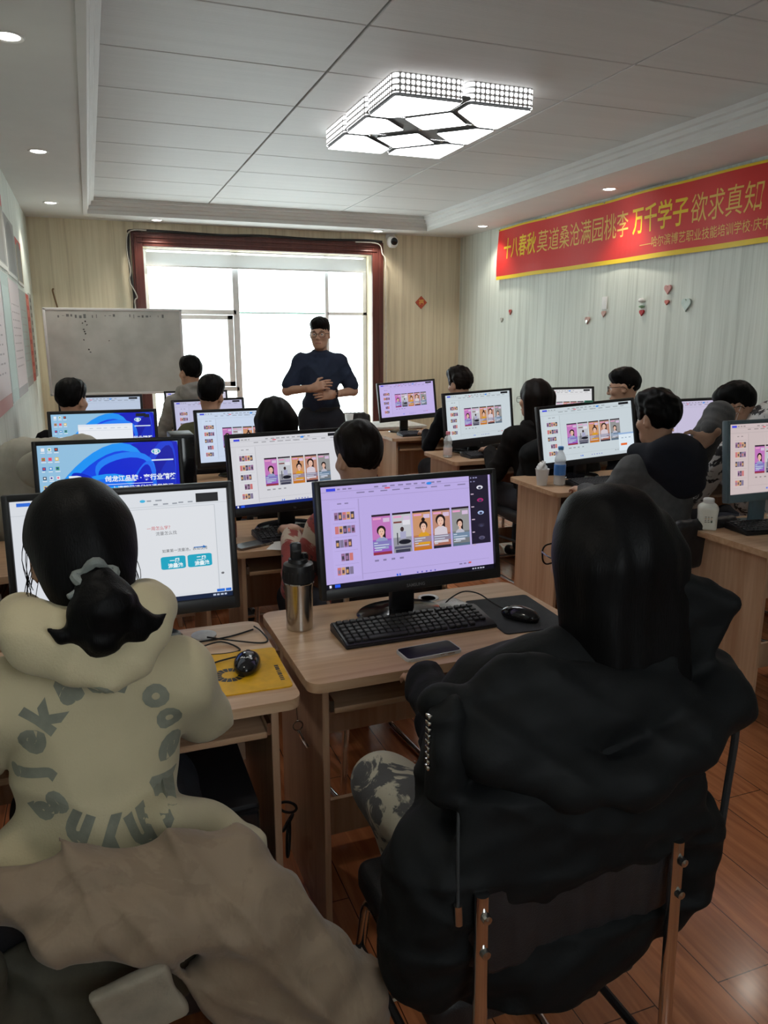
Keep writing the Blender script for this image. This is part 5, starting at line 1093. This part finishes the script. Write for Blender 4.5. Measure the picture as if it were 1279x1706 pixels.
# person in the black puffer coat ------------------------------------------
def coat_extra(c, ph):
    if ph == 'pre': return
    o = V3(*c['T'].location); f = Field(); q = lambda *p: V3(*p) - o
    f.E(q(.69, 1.03, .84), (.235, .15, .23), k=.03).C(q(.59, 1.05, .965), q(.90, 1.06, .97), .066, k=.03); f.E(q(.68, 1.05, .560), (.25, .20, .125), k=.03); f.E(q(.462, .955, .945), (.030, .050, .085), rotm(-.5, 0, .12), k=.03)
    f.C(q(.575, 1.05, .93), q(.60, 1.20, .79), .070, .058, k=.03).C(q(.60, 1.20, .79), q(.64, 1.44, .80), .056, .045, k=.03); f.C(q(.935, 1.06, .955), q(.98, 1.20, .78), .078, .064, k=.03).C(q(.98, 1.20, .78), q(.90, 1.44, .79), .06, .045, k=.03)
    f.E(q(.445, .97, .68), (.080, .09, .14), k=.04).E(q(.43, .97, .58), (.070, .08, .075), k=.04).E(q(.925, .98, .66), (.068, .10, .13), k=.03).E(q(.89, .97, .55), (.05, .07, .05), k=.03); f.E(q(.68, .90, .80), (.235, .045, .13), k=.04)
    f.disp.append(folds(21, .005, 15, 6)); f.disp.append(creases(3, .012, 20, (.3, 0, 1), 2)); f.disp.append(folds(4, .0035, 45, 5))
    co = sdf_obj('puffer_coat', f, .0065, BLACK_PUFF, c['T'])
    f = Field(); f.E(q(.69, .945, .965), (.22, .060, .075), k=.03); f.path([q(.47, .99, .995), q(.515, .915, .945), q(.62, .870, .895), q(.74, .860, .885), q(.86, .885, .91), q(.97, .935, .945), q(1.005, 1.0, .96)], [.035, .036, .034, .034, .038, .045, .045], k=.03)
    f.path([q(.50, .975, .995), q(.565, .975, 1.03), q(.63, .955, 1.03), q(.72, .94, 1.0), q(.82, .955, 1.0), q(.89, .98, 1.04)], [.028, .028, .026, .026, .028, .035], k=.02); f.B(q(.915, .985, 1.055), (.055, .006, .080), .016, rotm(-.3, .1, .30), k=.03); f.path([q(.90, .985, 1.085), q(.955, .972, 1.135)], [.022, .010], k=.02)
    f.disp.append(folds(33, .004, 18, 6)); f.disp.append(creases(5, .010, 22, (.5, 0, 1), 2)); f.disp.append(folds(9, .003, 45, 5)); h = sdf_obj('hood', f, .0065, BLACK_PUFF, co)
    obj('drawstring', tube(NB(), smooth_path([q(.985, .915, .95), q(1.00, .925, .87), q(1.005, .935, .76), q(.995, .93, .665)], 6), .0065, 8), RUBBER, co); obj('drawstring', tube(NB(), smooth_path([q(.47, .93, .90), q(.455, .90, .84), q(.44, .865, .74)], 6), .0028, 8), RUBBER, co)
    obj('cord_end', cyl(NB(), q(.995, .93, .672), q(.993, .93, .640), .0085), STEEL, co); obj('cord_end', cyl(NB(), q(.44, .865, .745), q(.442, .865, .712), .0065), STEEL, co)
    b = NB()
    for i in range(9): t_ = i / 8; box(b, q(.428 - .006 * t_, .95 - .012 * t_, 1.005 - .075 * t_), (.007, .012, .006), .001)
    obj('zip_teeth', b, CHROME, co); obj('snap_button', lathe(NB(), [(0, -.004), (.008, -.003), (.009, 0)], q(.965, .950, 1.105), 12, M=Matrix.Rotation(-PI / 2, 3, 'X')), CHROME, co)
person('person with long straight black hair in a big black puffer coat, seated in the foreground', (.806, 1.06, 1.175), 0, .0, .15, .10, -.08, -.05, hair='straight', arms=[(V3(-.16, .14, .80), V3(-.10, .36, .80), V3(.1, 1, -.05), V3(0, 0, -1)), (V3(.24, .12, .76), V3(.14, .36, .80), V3(-.1, 1, -.05), V3(0, 0, -1))], top_m=DARK_CLOTH, leg_m=SPLAT, style='sweater', extra=coat_extra, res=.008, glasses=True,
       knees=[((-.19, .40, .575), (-.06, .28, .10)), ((.14, .43, .52), (.13, .42, .09))])

# the rest of the class ----------------------------------------------------
person('person with dark brown hair in a red printed top, before the second row monitor', (.872, 2.58, 1.126), .1, .15, 0, .05, -.15, 0, hair='short', hair_m=HAIR_BR, top_m=RED_PRINT)
person('woman seen from behind with smooth black chin length hair, third row', (.83, 3.75, 1.137), 0, .2, 0, .1, -.05, 0, hair='bob', top_m=DARK_CLOTH)
person('short haired student in an olive jacket turning to the right, fourth row', (.716, 5.10, 1.184), 0, .2, 0, -.55, -.05, .12, hair='short', top_m=OLIVE, style='jacket')
person('student in a grey hoodie facing the window, beside the whiteboard', (.737, 6.30, 1.281), .1, .08, 0, .35, 0, 0, hair='short', top_m=GREY_CL, style='hood')
person('dark haired man in black by the left wall under the whiteboard', (-.121, 5.05, 1.176), 0, .2, 0, -.60, -.05, 0, hair='short', top_m=DARK_CLOTH, style='jacket')
person('tousle haired student in black in front of the lavender screen by the window', (2.653, 5.40, 1.195), 0, .2, 0, .25, -.1, 0, hair='tousled', hair_m=HAIR_BR, top_m=DARK_CLOTH)
person('woman with long dark hair and glasses in a dark brown coat', (2.644, 4.30, 1.165), 0, .15, 0, .35, -.05, 0, hair='long', hair_m=HAIR_BR, top_m=BROWN_DK, style='jacket', glasses=True, puff=.012)
person('man in black with cropped hair and glasses, in profile by the right wall', (3.332, 4.30, 1.225), .15, .12, 0, .60, -.12, 0, hair='crop', top_m=DARK_CLOTH, style='hood', glasses=True, res=.007, puff=.012)
def l_extra(c, ph):
    if ph == 'pre':
        N, SR = c['N'], c['SR']; c['f'].E(N + V3(.15, -.09, .06), (.17, .14, .15), k=.05); c['f'].E(N + V3(.20, -.02, -.08), (.13, .14, .16), k=.05)
def k_extra(c, ph):
    if ph == 'post':
        f = Field(); N, SR = c['N'], c['SR']; f.E(N + SR @ V3(.02, -.09, -.02), (.160, .085, .12), SR, k=.04); f.E(N + SR @ V3(.05, -.10, -.10), (.13, .06, .10), SR, k=.04); f.C(N + SR @ V3(-.10, .03, .03), N + SR @ V3(-.09, -.08, .02), .045, k=.04); f.C(N + SR @ V3(.10, .03, .03), N + SR @ V3(.09, -.08, .02), .045, k=.04); f.disp.append(folds(8, .006, 24, 5)); sdf_obj('hood', f, .008, mat('navy_hood', (.006, .008, .016), .9, bump=.2, bscale=160), c['top'])
person('student in a grey jacket with a navy hood, right arm raised behind the head', (2.445, 2.90, 1.178), 0, .15, 0, .10, -.1, 0, hair='tousled', top_m=GREY_DK, style='jacket', extra=k_extra, puff=.016,
       arms=[(V3(-.27, .10, .79), V3(-.18, .36, .80), V3(.2, 1, 0), V3(0, 0, -1)), (V3(.30, .03, 1.20), V3(.185, -.045, 1.125), V3(-.7, .3, -.6), V3(-.3, -.5, .4))])
person('student in a face mask and black and white patterned jacket, bent to the left', (3.164, 3.15, 1.195), .1, .30, -.36, .75, -.40, 0, hair='crop', top_m=CAMO, style='hood', extra=l_extra, glasses=True, mask=True, res=.007, puff=.02)
def t_extra(c, ph):
    if ph == 'post':
        N, SR = c['N'], c['SR']; b = NB(); tube(b, [N + SR @ V3(.064 * math.cos(a), .010 + .066 * math.sin(a), .002 + .022 * -math.sin(a) + (.006 if math.sin(a) < 0 else 0)) for a in np.linspace(0, 2 * PI, 28)[:-1]], .009, 8, closed=True); obj('shirt_collar', b, mat('pale_collar', (.45, .46, .48), .8), c['T'])
        b = NB()
        for a in np.linspace(0, 2 * PI, 16)[:-1]: bmesh.ops.create_uvsphere(b, u_segments=8, v_segments=6, radius=.0075, matrix=Matrix.Translation(c['wr'] + Vector((0, .035 * math.cos(a), .035 * math.sin(a)))))
        obj('bead_bracelet', b, mat('dark_beads', (.03, .015, .02), .3), c['T']); obj('belt', lathe(NB(), [(.150, -.018), (.156, -.016), (.156, .016), (.150, .018)], (0, .0, .985), 36, .80), VINYL, c['T'])
        return
    c['wr'] = Vector((-.095, .285, 1.128))
# standing teacher: forearms folded in front, one hand over the other
person('teacher standing before the window in a navy t-shirt and glasses, hands together', (1.744, 6.10, 1.578), PI - .17, .0, 0, -.30, -.05, 0, stand=True, hair='crop', shx=.155, wide=1.1, nk=.150, top_m=NAVY, leg_m=mat('black_trousers', (.014, .017, .026), .85), style='tee', glasses=True, res=.0055, h_top=.008, extra=t_extra,
       arms=[(V3(-.265, .02, 1.125), V3(-.085, .225, 1.115), V3(.95, .25, -.05), V3(0, -1, -.1)), (V3(.275, .03, 1.135), V3(.10, .235, 1.165), V3(-.8, .35, .25), V3(0, -.9, -.4))])

# chairs under the class
for lb, x, y, rz in (('black chair under the black puffer coat, chrome tubes bare in the foreground', .655, 1.11, 0), ('black chair of the person in the red printed top', .85, 2.46, .1), ('black chair of the woman with smooth chin length hair', .83, 3.65, 0), ('black chair under the student in the olive jacket', .70, 4.95, 0),
                     ('black chair of the student in the grey hoodie', .745, 6.21, .1), ('black chair of the man in black by the left wall', -.08, 4.92, 0), ('black chair of the tousle haired student near the window', 2.65, 5.25, 0), ('black chair with a dark padded coat on it, behind the long haired woman', 2.64, 4.20, 0),
                     ('black chair of the man in black with glasses by the right wall', 3.355, 4.20, .15), ('black chair behind the grey jacket with the navy hood', 2.44, 2.75, 0), ('black chair of the student in the patterned jacket', 3.33, 2.98, .1), ('black chair by the left wall with the cream coat hung on it', -.14, 3.66, 0)): chair(lb, x, y, rz)
chair('black chair behind the white topped teacher table', 2.50, 7.42, PI)

# coats hung on chairs -----------------------------------------------------
def beige_coat():
    t = thing('coat', 'beige coat draped over the chair back at the lower left of the photo', 'coat', (-.04, 1.04, 0)); o = V3(-.04, 1.04, 0); q = lambda *p: V3(*p) - o
    f = Field(); f.path([q(-.40, 1.07, .805), q(-.26, 1.05, .81), q(-.10, 1.04, .795), q(.05, 1.04, .785), q(.150, 1.045, .775)], [.04, .04, .036, .034, .030], k=.03)
    f.path([q(-.10, 1.00, .755), q(.02, .995, .735), q(.15, 1.0, .715)], [.035, .042, .045], k=.03); f.path([q(.15, 1.04, .765), q(.195, 1.02, .68), q(.25, 1.01, .58), q(.30, 1.0, .48), q(.315, 1.0, .38)], [.035, .050, .060, .065, .055], k=.03); f.E(q(.16, 1.0, .63), (.08, .045, .13), k=.03); f.E(q(.22, .99, .46), (.08, .05, .12), k=.03)
    f.disp.append(folds(14, .004, 15, 5)); f.disp.append(creases(8, .013, 24, (.8, .2, .75), 3)); f.disp.append(folds(6, .004, 45, 5)); sdf_obj('shell', f, .006, BEIGE, t)
    f = Field(); f.E(q(-.30, 1.0, .71), (.13, .045, .09), k=.03); f.E(q(-.06, 1.055, .62), (.17, .030, .12), k=.03); f.E(q(-.27, 1.02, .58), (.15, .04, .13), k=.03); f.disp.append(folds(5, .012, 22, 6)); sdf_obj('lining', f, .007, mat('olive_brown_lining', (.045, .040, .026), .8, var=.2, bump=.2), t)
    f = Field(); f.B(q(-.005, .955, .645), (.048, .004, .045), .006, rotm(0, .1, -.25)); f.disp.append(folds(2, .004, 30, 4)); sdf_obj('pocket_flap', f, .004, mat('pale_pocket_cloth', (.24, .20, .15), .85, bump=.2), t)
beige_coat()
def chair_coat(label, x, y, m, seed, w=.24, top=.84, sag=.5, name='coat'):
    t = thing(name, label, 'coat', (x, y - .24, 0)); f = Field(); f.path([V3(-w, .02, top - .04), V3(-w * .5, 0, top), V3(w * .5, 0, top), V3(w, .02, top - .04)], .06, k=.05); f.E(V3(0, -.035, top - .16), (w + .01, .06, .17), k=.06); f.E(V3(-w, .02, top - .2), (.065, .07, .18), k=.05); f.E(V3(w, .02, top - .2), (.065, .07, .18), k=.05); f.E(V3(0, -.03, top - .33), (w - .02, .045, .14), k=.06); f.E(V3(0, .06, top - .02), (w * .7, .05, .06), k=.05)
    f.disp.append(folds(seed, .012, 18, 6)); f.disp.append(folds(seed + 1, .004, 50, 5)); sdf_obj('shell', f, .008, m, t); f = Field(); f.E(V3(0, -.07, top - .06), (w * .62, .05, .09), k=.05); f.disp.append(folds(seed + 2, .006, 26, 5)); sdf_obj('hood', f, .008, m, t)
chair_coat('cream quilted coat hung over a chair by the left wall, below the blue screen', -.18, 3.66, mat('cream_quilt', (.40, .38, .32), .7, var=.06, bump=.2, bscale=60), 31, .21, 1.09); chair_coat('dark padded coat hung on the chair behind the long haired woman', 2.64, 4.20, BLACK_PUFF, 41, .22, .90)
